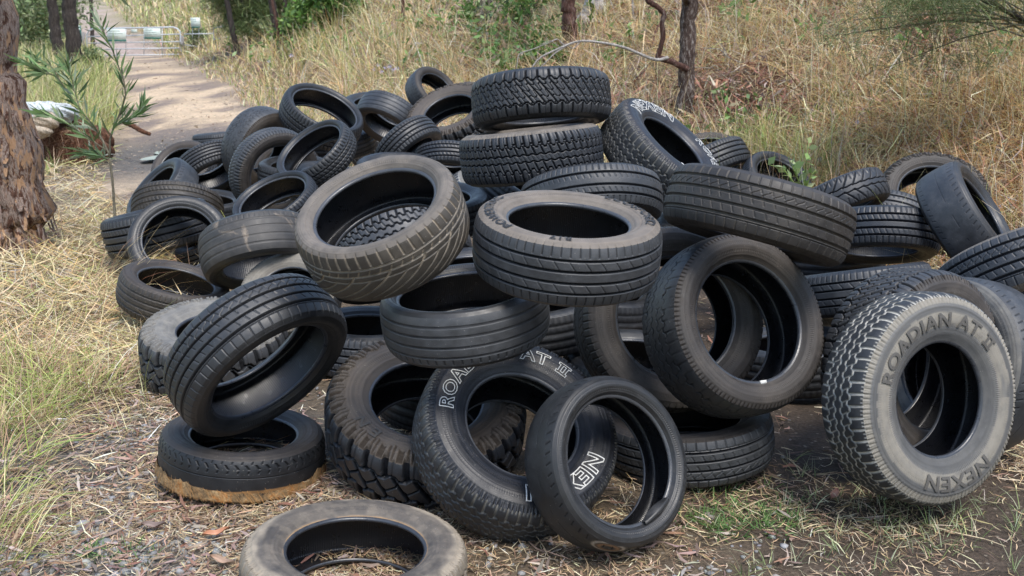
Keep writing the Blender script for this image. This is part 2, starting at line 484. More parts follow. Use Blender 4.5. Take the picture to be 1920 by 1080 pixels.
        if kind == 'wornat':
            Z = Z*np.clip(1.6*fbm(th*16, x*4)-.35, 0, 1)*(1-.6*smooth(.55, .9, x))
        return Z
    if kind == 'diamond':
        n = npit(.060); t = T(n)
        A = cross(n, t+x*1.45, .05, 1.); B = cross(n, t-x*1.45+.15+.3*sq(t*1+x*2), .05, 1.)
        Z = (ax < .58)*np.maximum(A, B)
        Z = np.maximum(Z, L(ax-.56-.07*sq(t+.2*np.sign(x)), .03))
        Z = np.maximum(Z, (ax > .56)*cross(n, t+.25, .085, 1.))
        Z = np.maximum(Z, (ax < .5)*cross(n*2, t*2+x*2.9+.25, .07, .35))
        return np.maximum(Z, (ax > .62)*cross(n*2, t*2, .05, .35))
    if kind == 'atrib':
        n = npit(.044); t = T(n)
        for s_ in (-1, 1):
            Z = np.maximum(Z, L(x*s_-.15-.025*sq(t*1.+.3*s_), .028))
            Z = np.maximum(Z, (x*s_ > .17)*(x*s_ < .55)*cross(n, t+1.0*x+.25*s_, .075, 1.))
            Z = np.maximum(Z, L(x*s_-.55-.09*sq(t+x*.4), .035))
            Z = np.maximum(Z, (x*s_ > .5)*cross(n, t+.35+.35*x, .10, 1.))
            Z = np.maximum(Z, (x*s_ > .62)*cross(n*2, t*2+.7*x, .06, .35))
        return np.maximum(Z, (ax < .12)*cross(n*2, t*2+x*3, .05, .25))
    if kind == 'mud':
        n = npit(.082); t = T(n)
        Z = (x > .42)*cross(n, t+.15*x, .14, 1.)
        Z = np.maximum(Z, (x < -.42)*cross(n, t+.5+.15*x, .14, 1.))
        for s_ in (-1, 1):
            Z = np.maximum(Z, L(x*s_-.45-.08*sq(t+.25*s_), .055))
        Z = np.maximum(Z, L(x-.14*tri(t), .045))
        Z = np.maximum(Z, (ax < .45)*cross(n, t+.9*x+.3, .10, 1.))
        return np.maximum(Z, (ax > .55)*cross(n*2, t*2, .05, .4))
    return Z
DEPTH = dict(mud=.015, diamond=.009, atrib=.009, road=.008, wornat=.004, slick=.003, nick=.004, wornrib=.004, dir=.006, tour=.010)

# ------------------------------------------------------------------ raised letters
def letter_mesh(text, outline, thick=.032):
    """letters laid flat, cap height about 1, as vertices and faces; 'II' gets slab serifs"""
    outs = []; x = 0.
    cu = None
    def grab(c):
        o = bpy.data.objects.new('letters', c); COL.objects.link(o)
        dg = bpy.context.evaluated_depsgraph_get(); dg.update()
        me = o.evaluated_get(dg).to_mesh()
        V = np.array([v.co[:] for v in me.vertices]).reshape(-1, 3)
        F = [tuple(p.vertices) for p in me.polygons]
        o.evaluated_get(dg).to_mesh_clear()
        bpy.data.objects.remove(o); bpy.data.curves.remove(c)
        return V, F
    for wd in text.split('|'):
        if wd == ' ': x += .45; continue
        if wd == 'II':
            c = bpy.data.curves.new('slab', 'CURVE'); c.dimensions = '2D'
            h, W_, bb, nn, st = 1., 1.0, .2, .16, .22
            loops = [[(0, 0), (W_, 0), (W_, bb), (W_-nn, bb), (W_-nn, h-bb), (W_, h-bb), (W_, h), (0, h), (0, h-bb), (nn, h-bb), (nn, bb), (0, bb)],
                     [(nn+st, bb), (W_-nn-st, bb), (W_-nn-st, h-bb), (nn+st, h-bb)]]
            for lp in loops:
                s = c.splines.new('POLY'); s.points.add(len(lp)-1)
                for p, q in zip(s.points, lp): p.co = (q[0], q[1], 0, 1)
                s.use_cyclic_u = True
            sx_ = 1.
        else:
            c = bpy.data.curves.new('word', 'FONT'); c.body = wd; c.size = 1.4; sx_ = 1.22
            c.offset = .035; c.space_character = 1.12
        c.resolution_u = 3
        if outline: c.fill_mode = 'NONE'; c.bevel_depth = thick; c.bevel_resolution = 0
        else: c.fill_mode = 'BOTH'
        V, F = grab(c)
        V[:, 0] *= sx_
        V[:, 0] += x-V[:, 0].min(); x = V[:, 0].max()+.22
        outs.append((V, F))
    k = 0; VV = []; FF = []
    for V, F in outs:
        VV.append(V); FF += [tuple(i+k for i in f) for f in F]; k += len(V)
    V = np.concatenate(VV)
    import bmesh
    bm = bmesh.new(); vs = [bm.verts.new(q) for q in V.tolist()]
    for f in FF:
        try: bm.faces.new([vs[i] for i in f])
        except ValueError: pass
    for _ in range(3):
        e = [e for e in bm.edges if e.calc_length() > .22]
        if not e: break
        bmesh.ops.subdivide_edges(bm, edges=e, cuts=1)
        bmesh.ops.triangulate(bm, faces=[f for f in bm.faces if len(f.verts) > 4])
    bm.verts.index_update()
    V = np.array([v.co[:] for v in bm.verts]); FF = [tuple(v.index for v in f.verts) for f in bm.faces]; bm.free()
    V[:, 0] -= .5*(V[:, 0].min()+V[:, 0].max())
    return V, FF

# ------------------------------------------------------------------ tyre
def build_tyre(name, pose, pat='rib4', tread='clean', side='clean', dpx=150, label='', texts=(), lugs=False, group=None,
               wear_bead=None, stain=None, extra=None):
    cx_, cy_, cz_, nx_, ny_, nz_, D, W, hole = pose
    R = D/2; rb = R*hole; rs = .955*R
    n = np.array([nx_, ny_, nz_]); n /= np.linalg.norm(n)
    up = UPV-n*(UPV@n); up /= np.linalg.norm(up); rt = np.cross(up, n)
    root = empty(name, (cx_, cy_, cz_), label, 'tyre', group)
    root.rotation_mode = 'QUATERNION'
    root.rotation_quaternion = Matrix(np.stack([rt, up, n], 1).tolist()).to_quaternion()
    NT = int(np.clip(dpx*3, 150, 1080)); NX = int(np.clip(dpx*W/D*1.2, 22, 110))
    if pat == 'mud': NT = int(np.clip(NT, 400, 900))
    th = np.linspace(0, 2*PI, NT, endpoint=False)
    wob = 1+.010*np.cos(2*th+hash_(name, cx_)*6.28)+.004*np.cos(3*th+2*cx_)
    dep = DEPTH.get(pat, .009)*(.55 if tread == 'pale' else 1)
    half = .853*W/2
    x = np.linspace(-1, 1, NX)
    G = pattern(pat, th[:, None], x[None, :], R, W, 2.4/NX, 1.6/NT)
    sharp = 5. if pat in ('mud', 'diamond', 'atrib', 'road') else 3.2
    crown = R*(1-.045*np.abs(x)**sharp)
    rho = (crown[None]-dep*G)*wob[:, None]
    zz = np.broadcast_to(x*half, rho.shape)
    ct, sn = np.cos(th)[:, None], np.sin(th)[:, None]
    def surf(nm, rho, zz, mat, flip=False, groove=None, stainf=None, parent=root, sm=True):
        m = rho.shape[1]
        V = np.stack([rho*ct, rho*sn, zz], -1).reshape(-1, 3)
        i, j = np.meshgrid(np.arange(NT), np.arange(m-1), indexing='ij')
        i2 = (i+1) % NT
        F = np.stack([i*m+j, i2*m+j, i2*m+j+1, i*m+j+1], -1).reshape(-1, 4)
        if flip: F = F[:, ::-1]
        me = fast_mesh(nm, V, F, sm)
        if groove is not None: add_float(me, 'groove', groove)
        if stainf is not None:
            c, a_ = stainf
            add_col(me, 'Stain', c.reshape(-1, 3)); add_float(me, 'StainAmt', a_.ravel())
        return obj(nm, me, mat, parent)
    tst = stain(th, x, 'tread') if stain else None
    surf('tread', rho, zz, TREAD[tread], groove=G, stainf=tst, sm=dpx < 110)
    # sidewalls
    NS = int(np.clip(dpx*.1, 10, 30)) if not lugs else int(np.clip(dpx*.2, 24, 60))
    q = np.linspace(0, 1, NS)
    def axial(q): return W/2*(.78+.22*(1-((q-.55)/.55)**2))
    walls = []
    for sgn, col in ((1, -1), (-1, 0)):
        ge = G[:, -1 if sgn > 0 else 0]
        rr = rb*1.03+(rs-rb*1.03)*q
        fade = smooth(.80, 1., q)
        rho_s = rr[None]*np.ones((NT, 1))-dep*ge[:, None]*fade[None]*.0
        edge = R*(1-.045)-dep*ge
        rho_s = rho_s*(1-fade)+fade*(edge[:, None]-(R*.955-rr)[None])
        z_s = axial(q)[None]*np.ones((NT, 1))
        ridge = .0022*(np.exp(-((q-.28)/.02)**2)*.5+np.exp(-((q-.16)/.03)**2)+np.exp(-((q-.80)/.02)**2)+.7*np.exp(-((q-.74)/.015)**2))
        z_s = z_s+ridge[None]
        gsd = np.zeros_like(z_s)
        if dpx > 180:                                          # fine moulded serrations round the wall
            sb = smooth(.26, .28, q)*(1-smooth(.35, .37, q))+smooth(.60, .615, q)*(1-smooth(.64, .655, q))
            z_s = z_s+.0007*np.cos(th*NT/5.)[:, None]*sb[None]-.0008*sb[None]
        if lugs:
            nl = max(8, round(2*PI*R/.082))
            f = fr(th/(2*PI)*nl+(.0 if sgn > 0 else .5))
            on = smooth(.13, .17, f)*(1-smooth(.83, .87, f))
            fin = on*(1-smooth(.0, .05, np.abs(f-.5)-.0)*0)
            slot = np.maximum(np.exp(-((f-.38)/.05)**4), np.exp(-((f-.62)/.05)**4))
            prof = smooth(.56+.13*np.abs(2*f-1)[:, None], .59+.13*np.abs(2*f-1)[:, None], q[None])*(1-smooth(.97, 1., q))[None]
            z_s = z_s+.0085*(fin*(1-.8*slot))[:, None]*prof
            gsd = (1-fin*(1-.8*slot))[:, None]*prof
        elif pat in ('road', 'wornat', 'diamond', 'atrib', 'sipe'):
            nl = max(8, round(2*PI*R/.018))
            f = np.abs(fr(th/(2*PI)*nl)-.5)
            on = smooth(.12, .22, f)
            prof = smooth(.84, .88, q)
            z_s = z_s-.0028*(1-on)[:, None]*prof[None]
            gsd = (1-on)[:, None]*prof[None]
        sst = stain(th, q, 'side') if (stain and sgn > 0) else None
        rho_s = rho_s*wob[:, None]
        sd_key = side
        o = surf('sidewall', rho_s, sgn*z_s, SIDE[sd_key if not (side in ('stained', 'banded') and sgn < 0) else 'tan'], flip=(sgn > 0) is False, groove=gsd, stainf=sst, sm=not lugs)
        walls.append(o)
        # bead: from the sidewall round the toe
        bq = np.array([(1.03, .78), (1.022, .775), (1.006, .765), (.992, .745), (.984, .715), (.984, .685), (.992, .66), (1.0, .645)])
        bz = axial(np.array([0.]))[0]/(.78*W/2+1e-9)
        zb = sgn*(bq[:, 1]*W/2*(axial(np.zeros(1))[0]/(.78*W/2)))
        rbm = (bq[:, 0]*rb)[None]*wob[:, None]
        surf('bead', rbm, np.broadcast_to(zb, rbm.shape), wear_bead or BEAD, flip=sgn > 0)
    # inner liner
    t0 = axial(np.zeros(1))[0]/(.78*W/2)
    lp = [(rb*1.0, .645*t0), (rb+.25*(R-rb), .80), (rb+.55*(R-rb), .92), (rb+.78*(R-rb), .84), (R*.925, .62), (R*.94, .25)]
    lr = np.array([p[0] for p in lp]+[R*.942]+[p[0] for p in lp[::-1]])
    lz = np.array([p[1] for p in lp]+[0]+[-p[1] for p in lp[::-1]])*W/2
    k = np.linspace(0, len(lr)-1, 40 if dpx > 150 else 25)
    lr = np.interp(k, np.arange(len(lr)), lr); lz = np.interp(k, np.arange(len(lz)), lz)
    lg = np.broadcast_to((.5+.5*np.cos(th*NT/4.))[:, None], (NT, len(lr)))*np.ones((1, len(lr)))
    surf('inner_liner', lr[None]*wob[:, None], np.broadcast_to(lz, (NT, len(lr))), LINER, groove=lg)
    # lettering on the visible side
    for (txt, deg, rfrac, hfrac, style) in texts:
        out = style in ('outline', 'thin')
        V, F = letter_mesh(txt, out, .021 if style == 'thin' else .032)
        hgt = hfrac*(R-rb); rmid = rb+rfrac*(R-rb)
        sc = hgt
        ang = math.radians(deg)-V[:, 0]*sc/rmid
        rr = rmid+(V[:, 1]-.5)*sc
        qq = np.clip((rr-rb*1.03)/(rs-rb*1.03), 0, 1)
        zz_ = axial(qq)+(.0016 if out else .0042)+np.clip(V[:, 2]*sc, -.0012, .002)
        wv = np.interp(ang % (2*PI), th, wob)
        P = np.stack([rr*wv*np.cos(ang), rr*wv*np.sin(ang), zz_], 1)
        me = bpy.data.meshes.new('lettering'); me.from_pydata(P.tolist(), [], F); me.update()
        obj('lettering', me, dict(outline=WHITE_LET, thin=WHITE_LET, dark=DARK_LET, mid=MID_LET, faint=FAINT_LET)[style], walls[0])
    if extra: extra(root, R, W, rb, axial)
    return root
def hash_(a, b): return fr(np.sin(len(a)*12.9898+b*78.233)*43758.5453)

# ------------------------------------------------------------------ where each tyre lies: centre, axis, diameter, width, hole
POSE = {
'T01': (-0.463, 2.594, 0.104, 0.073, 0.042, 0.997, 0.661, 0.198, 0.61),
'T02': (-1.029, 3.491, 0.096, 0.096, 0.051, 0.994, 0.624, 0.168, 0.64),
'T03': (-0.924, 3.400, 0.502, 0.632, -0.523, -0.572, 0.674, 0.222, 0.70),
'T04': (-1.434, 4.528, 0.165, 0.058, -0.164, 0.985, 0.697, 0.258, 0.50),
'T05': (-1.945, 5.461, 0.183, 0.303, -0.041, 0.952, 0.613, 0.202, 0.68),
'T06': (-1.443, 5.480, 0.433, 0.245, -0.491, -0.836, 0.654, 0.262, 0.66),
'T07': (-2.113, 6.126, 0.340, 0.216, -0.768, 0.603, 0.625, 0.175, 0.70),
'T08': (-2.428, 6.631, 0.333, -0.207, 0.053, 0.977, 0.732, 0.278, 0.64),
'T09': (-2.517, 7.315, 0.331, 0.053, -0.560, -0.827, 0.663, 0.232, 0.66),
'T10': (-2.818, 7.867, 0.368, -0.579, -0.415, 0.702, 0.645, 0.219, 0.66),
'T11': (-2.629, 8.547, 0.481, 0.496, -0.475, -0.727, 0.581, 0.221, 0.66),
'T12': (-3.171, 9.492, 0.338, -0.119, -0.685, 0.719, 0.619, 0.210, 0.66),
'T13': (-3.538, 12.138, 0.315, -0.075, 0.056, 0.996, 0.734, 0.249, 0.66),
'T14': (-2.150, 8.499, 0.658, 0.785, -0.575, -0.228, 0.726, 0.261, 0.58),
'T15': (-2.170, 9.582, 0.597, -0.450, -0.775, 0.444, 0.595, 0.202, 0.66),
'T16': (-1.826, 7.534, 0.590, 0.642, -0.750, -0.161, 0.697, 0.195, 0.66),
'T17': (-2.022, 8.833, 0.387, -0.328, -0.775, 0.540, 0.649, 0.221, 0.66),
'T18': (-1.393, 7.024, 0.783, -0.440, -0.454, 0.775, 0.601, 0.180, 0.78),
'T19': (-1.617, 8.447, 0.935, 0.440, -0.336, 0.833, 0.716, 0.229, 0.78),
'T20': (-1.574, 6.526, 0.500, -0.304, -0.390, 0.869, 0.602, 0.205, 0.78),
'T21': (-2.658, 9.108, 0.223, -0.041, -0.013, 0.999, 0.671, 0.228, 0.62),
'T22': (-1.104, 8.960, 0.865, -0.361, -0.565, -0.742, 0.625, 0.225, 0.66),
'T23': (-1.514, 10.908, 0.797, 0.041, -0.222, 0.974, 0.701, 0.252, 0.60),
'T24': (-1.362, 9.973, 0.580, 0.208, -0.225, 0.952, 0.592, 0.201, 0.72),
'T25': (-0.819, 7.781, 0.756, 0.635, -0.366, -0.680, 0.568, 0.204, 0.66),
'T26': (-0.888, 11.125, 0.970, 0.612, -0.518, 0.598, 0.605, 0.242, 0.66),
'T27': (-0.606, 14.236, 0.743, 0.021, -0.444, 0.896, 0.547, 0.186, 0.66),
'T28': (-0.513, 8.568, 0.900, -0.261, -0.464, 0.846, 0.804, 0.266, 0.56),
'T29': (0.157, 5.433, 1.275, 0.065, -0.210, -0.976, 0.766, 0.260, 0.60),
'T30': (0.103, 5.239, 1.010, -0.105, 0.073, 0.992, 0.766, 0.268, 0.60),
'T31': (-0.479, 7.638, 0.635, -0.055, -0.521, -0.852, 0.580, 0.186, 0.66),
'T32': (0.832, 5.484, 0.964, 0.571, -0.307, 0.761, 0.743, 0.267, 0.56),
'T33': (0.395, 4.864, 0.816, 0.064, -0.415, -0.907, 0.720, 0.216, 0.64),
'T34': (-0.432, 3.224, 1.020, -0.260, -0.408, 0.875, 0.578, 0.208, 0.72),
'T35': (-0.565, 4.728, 0.586, 0.359, -0.451, -0.817, 0.735, 0.265, 0.60),
'T36': (0.181, 3.210, 0.957, 0.065, -0.118, 0.991, 0.631, 0.218, 0.64),
'T37': (0.887, 3.498, 1.002, -0.274, -0.209, -0.939, 0.668, 0.220, 0.64),
'T38': (-0.162, 3.250, 0.711, -0.099, -0.062, 0.993, 0.583, 0.193, 0.76),
'T39': (0.817, 3.473, 0.592, 0.402, -0.789, 0.464, 0.679, 0.251, 0.66),
'T41': (0.620, 3.753, 0.533, 0.196, -0.896, 0.398, 0.743, 0.245, 0.64),
'T42': (-0.330, 3.510, 0.217, 0.085, -0.348, 0.934, 0.770, 0.262, 0.55),
'T43': (0.010, 3.201, 0.270, 0.291, -0.544, 0.787, 0.720, 0.237, 0.56),
'T44': (0.311, 2.968, 0.279, 0.510, -0.726, 0.461, 0.562, 0.191, 0.73),
'T45': (0.686, 3.587, 0.114, -0.093, 0.057, 0.994, 0.665, 0.200, 0.64),
'T46': (1.401, 3.172, 0.431, 0.387, -0.891, 0.236, 0.718, 0.230, 0.53),
'T47': (1.517, 3.530, 0.412, 0.505, -0.850, 0.151, 0.758, 0.273, 0.58),
'T48': (2.284, 4.236, 0.583, 0.178, -0.586, -0.791, 0.782, 0.258, 0.64),
'T49': (1.999, 5.245, 0.567, -0.070, -0.382, -0.922, 0.624, 0.218, 0.64),
'T50': (1.750, 4.713, 0.402, -0.121, 0.276, 0.954, 0.635, 0.216, 0.64),
'T51': (2.377, 5.071, 0.691, 0.691, -0.413, 0.594, 0.609, 0.243, 0.66),
'T52': (2.702, 6.268, 0.578, -0.124, -0.710, 0.693, 0.687, 0.234, 0.64),
'T53': (1.946, 5.821, 0.654, 0.350, -0.420, -0.837, 0.606, 0.194, 0.64),
'T54': (2.005, 7.456, 0.513, 0.298, -0.535, 0.790, 0.561, 0.213, 0.68),
'T55': (1.582, 7.801, 0.598, 0.412, -0.400, -0.819, 0.635, 0.235, 0.64),
'T56': (1.751, 8.747, 0.574, -0.097, -0.381, 0.919, 0.568, 0.193, 0.64),
'T57': (2.395, 6.154, 0.462, -0.319, -0.568, -0.759, 0.560, 0.190, 0.66),
'T58': (1.546, 5.279, 0.155, 0.078, -0.065, 0.995, 0.684, 0.233, 0.62),
'T59': (-1.209, 5.181, 0.229, -0.025, -0.647, 0.762, 0.553, 0.188, 0.58),
'T61': (-0.731, 4.762, 0.121, 0.043, 0.009, 0.999, 0.650, 0.221, 0.62),
'T62': (-2.063, 6.699, 0.210, -0.411, -0.147, 0.899, 0.557, 0.189, 0.64),
'T63': (-0.220, 7.267, 0.340, 0.683, -0.156, 0.714, 0.679, 0.231, 0.62),
'T64': (-1.518, 10.391, 0.383, 0.766, -0.116, 0.632, 0.619, 0.210, 0.64),
'T67': (1.842, 3.803, 0.324, -0.904, -0.350, 0.244, 0.730, 0.241, 0.64),
'T70': (-0.147, 4.293, 0.546, 0.010, -0.053, 0.999, 0.601, 0.198, 0.64),
'T71': (0.469, 5.241, 0.184, 0.139, -0.049, 0.989, 0.708, 0.234, 0.64),
'T72': (1.068, 5.324, 0.476, 0.263, -0.156, 0.952, 0.650, 0.214, 0.64),
'T73': (0.438, 5.470, 0.526, -0.104, -0.043, 0.994, 0.605, 0.200, 0.64),
'T74': (0.076, 5.978, 0.641, 0.481, -0.113, 0.869, 0.622, 0.205, 0.64),
'T75': (0.848, 5.927, 0.591, -0.363, -0.038, 0.931, 0.618, 0.204, 0.64),
'T76': (-0.439, 5.623, 0.645, 0.023, -0.127, 0.992, 0.618, 0.204, 0.64),
'T77': (-1.196, 6.778, 0.222, -0.112, -0.123, 0.986, 0.713, 0.235, 0.64),
'T78': (-1.388, 7.370, 0.510, 0.218, -0.118, 0.969, 0.644, 0.212, 0.64),
'T79': (-0.853, 7.207, 0.626, 0.035, -0.161, 0.986, 0.588, 0.194, 0.64),
'T80': (1.917, 5.858, 0.321, -0.061, 0.031, 0.998, 0.700, 0.231, 0.64),
'T81': (1.353, 4.466, 0.123, -0.077, 0.056, 0.996, 0.638, 0.211, 0.64),
'T82': (-0.269, 4.156, 0.110, 0.024, -0.056, 0.998, 0.694, 0.229, 0.64),
'T83': (0.562, 4.257, 0.129, 0.033, -0.054, 0.998, 0.672, 0.222, 0.64),
'T84': (0.126, 4.399, 0.356, -0.091, -0.038, 0.995, 0.634, 0.209, 0.64),
'T85': (-2.655, 9.922, 0.376, 0.227, -0.075, 0.971, 0.753, 0.248, 0.64),
'T86': (-1.610, 9.302, 0.627, -0.123, -0.169, 0.978, 0.663, 0.219, 0.64),
'T87': (-1.829, 8.297, 0.469, 0.053, -0.105, 0.993, 0.632, 0.209, 0.64),
'T88': (-0.574, 9.675, 0.249, 0.013, -0.077, 0.997, 0.727, 0.240, 0.64),
'T89': (1.166, 7.286, 0.609, 0.295, -0.137, 0.946, 0.686, 0.226, 0.64),
'T90': (1.873, 6.540, 0.381, -0.223, 0.020, 0.975, 0.663, 0.219, 0.64),
'T91': (-2.543, 8.043, 0.200, 0.074, -0.063, 0.995, 0.707, 0.233, 0.64),
}
PILE = 'old tyres dumped in the pile'
def stain_scuffed_oval(th, x, where):
    """a rubbed oval of tan dirt on the shoulder of the leaning tyre"""
    A = np.zeros((len(th), len(x))); C = np.tile([.42, .37, .31], (len(th), len(x), 1)).astype(float)
    a = ((th-math.radians(251)+PI) % (2*PI)-PI)*.28
    if where == 'tread': s = (1.0-x)*.072
    else: s = -(1-x)*.075
    r = np.sqrt((a[:, None]/.056)**2+((s[None, :]-.022)/.026)**2)
    A = np.exp(-((r-1)/.13)**2)*.95+np.exp(-((r-.62)/.14)**2)*.85
    C[(r < .85)] = (.30, .17, .09)
    return C, A
def stain_rust(th, x, where):
    A = np.zeros((len(th), len(x))); C = np.tile([.34, .19, .08], (len(th), len(x), 1)).astype(float)
    if where == 'tread':
        e = -.50+.16*(fbm(th*3, th*0)-.5)
        A = smooth(0, .06, e[:, None]-x[None, :])
        h = fbm(th[:, None]*7+x[None]*2, x[None]*3+th[:, None])
        C = C*(.55+.9*h[..., None])
        A = A*smooth(.25, .45, h+.15)
    return C, A
def stain_dust(th, x, where):
    """pale dried mud on the outer half of the flat tyre's sidewall and tread"""
    h = fbm(th[:, None]*2.2, x[None]*2+th[:, None]*.3); h2 = fbm(th[:, None]*9, x[None]*5)
    C = np.tile([.33, .28, .215], (len(th), len(x), 1)).astype(float)
    if where == 'side':
        A = smooth(.62, .9, x[None]+(h-.5)*.8)*.85+.2*smooth(.4, .7, h2)
        r_ = (1-smooth(.0, .055, x[None]+(h2-.5)*.03))*smooth(.35, .5, h+.1)
        C = C*(1-r_[..., None])+np.array([.42, .24, .09])*r_[..., None]; A = np.maximum(A, .9*r_)
    else: A = .75*smooth(.3, .6, h+.2*h2)
    return C, np.clip(A, 0, 1)*np.ones((len(th), len(x)))

def stain_bands(th, x, where):
    """rings of dried dust and rubbed rubber on the grey sidewall"""
    q = x[None]; h = fbm(th[:, None]*1.6+4, q*3); h2 = fbm(th[:, None]*6, q*9)
    z = np.zeros((len(th), 1))
    light = smooth(.30, .36, q+z)*(1-smooth(.64, .70, q+(h-.5)*.12))*smooth(.30, .5, h+.15)
    outer = smooth(.82, .88, q+z)
    dark = np.clip(np.exp(-((q+z-.74)/.05)**2)+1.*(1-smooth(.16, .34, q+z+(h-.5)*.1)), 0, 1)
    C = np.zeros((len(th), len(x), 3))+np.array([.29, .265, .22])
    C[(dark > np.maximum(light, outer))] = (.055, .057, .06)
    A = np.clip(.75*light+.8*outer+.6*dark*(.5+h2), 0, .9)
    return C, A
def torn_rim(root, R, W, rb, axial):
    """the torn lower shoulder: a frayed rusty flange with a fringe of cords"""
    nt_ = 260; th = np.linspace(0, 2*PI, nt_, endpoint=False)
    r1 = .965*R+.004*np.sin(9*th); jag = .03*(fbm(th*5, th*0+2)-.5)+.012*(fbm(th*22, th*0+5)-.5)
    prof = [(R*.995+.002+0*th, -.20*W+1.4*jag), (R*1.004+.2*jag, -.32*W+.5*jag), (R*1.022+.5*jag, -.43*W), (R*1.015+.5*jag, -.47*W), (R*.95+0*th, -.46*W)]
    V = np.stack([np.stack([r*np.cos(th), r*np.sin(th), z*np.ones_like(th)], 1) for r, z in prof], 1)
    m = len(prof)
    F = [[i*m+j, ((i+1) % nt_)*m+j, ((i+1) % nt_)*m+j+1, i*m+j+1] for i in range(nt_) for j in range(m-1)]
    f = obj('torn_flange', fast_mesh('torn_flange', V.reshape(-1, 3), F), RUST, root)
    mb = MB(); r2 = np.random.default_rng(5)
    for _ in range(230):
        a = r2.uniform(0, 2*PI); L = r2.uniform(.012, .04); b_ = a+r2.uniform(.03, .16)
        p0 = np.array([R*1.0*math.cos(a), R*1.0*math.sin(a), -.22*W+r2.normal(0, .008)])
        p1 = np.array([R*1.012*math.cos((a+b_)/2), R*1.012*math.sin((a+b_)/2), -.34*W])
        p2 = np.array([(R*1.03+.010*r2.random())*math.cos(b_), (R*1.03+.010*r2.random())*math.sin(b_), -.465*W])
        wv = np.array([-math.sin(a), math.cos(a), 0])*.0007
        up_ = np.array([math.cos(a), math.sin(a), .4])*.0022
        V = [p0+up_-wv, p0+up_+wv, p1+up_*1.6-wv, p1+up_*1.6+wv, p2+up_-wv, p2+up_+wv]
        mb.add(V, [[0, 1, 3, 2], [2, 3, 5, 4]])
    mb.build('frayed_cords', CORD, f)
CORD = flat_mat('frayed_cord', (.36, .19, .07), .9, nscale=60, var=.5)
def torn_flap(root, R, W, rb, axial):
    """a torn lip of rubber folded in over the bead"""
    k = np.linspace(0, 1, 12); V = []; F = []
    z0 = axial(np.zeros(1))[0]
    for q in k:
        a = math.radians(283+36*q); h_ = math.sin(q*PI)
        for r_, z_ in ((1.05, .012), (1.0, .016+.01*h_), (1.0-.05*h_, .006+.016*h_), (1.0-.095*h_, -.004)):
            V.append([rb*r_*math.cos(a), rb*r_*math.sin(a), z0+z_])
    for i in range(11):
        for j in range(3): F.append([i*4+j, i*4+j+1, i*4+j+5, i*4+j+4])
    obj('torn_flap', fast_mesh('torn_flap', V, F), SIDE['clean'], root)
def bead_block(root, R, W, rb, axial):
    mb = MB(); mb.box((0, 0, 0), (.012, .026, .009))  # small white box on the bead
    o = mb.build('white_block', WHITE_LET, root, smooth=False)
    a = math.radians(274)
    o.location = (rb*1.0*math.cos(a), rb*1.0*math.sin(a), axial(np.zeros(1))[0]*.985); o.rotation_euler = (0, 0, a)
RX = 'ROADIAN| |AT| |II'
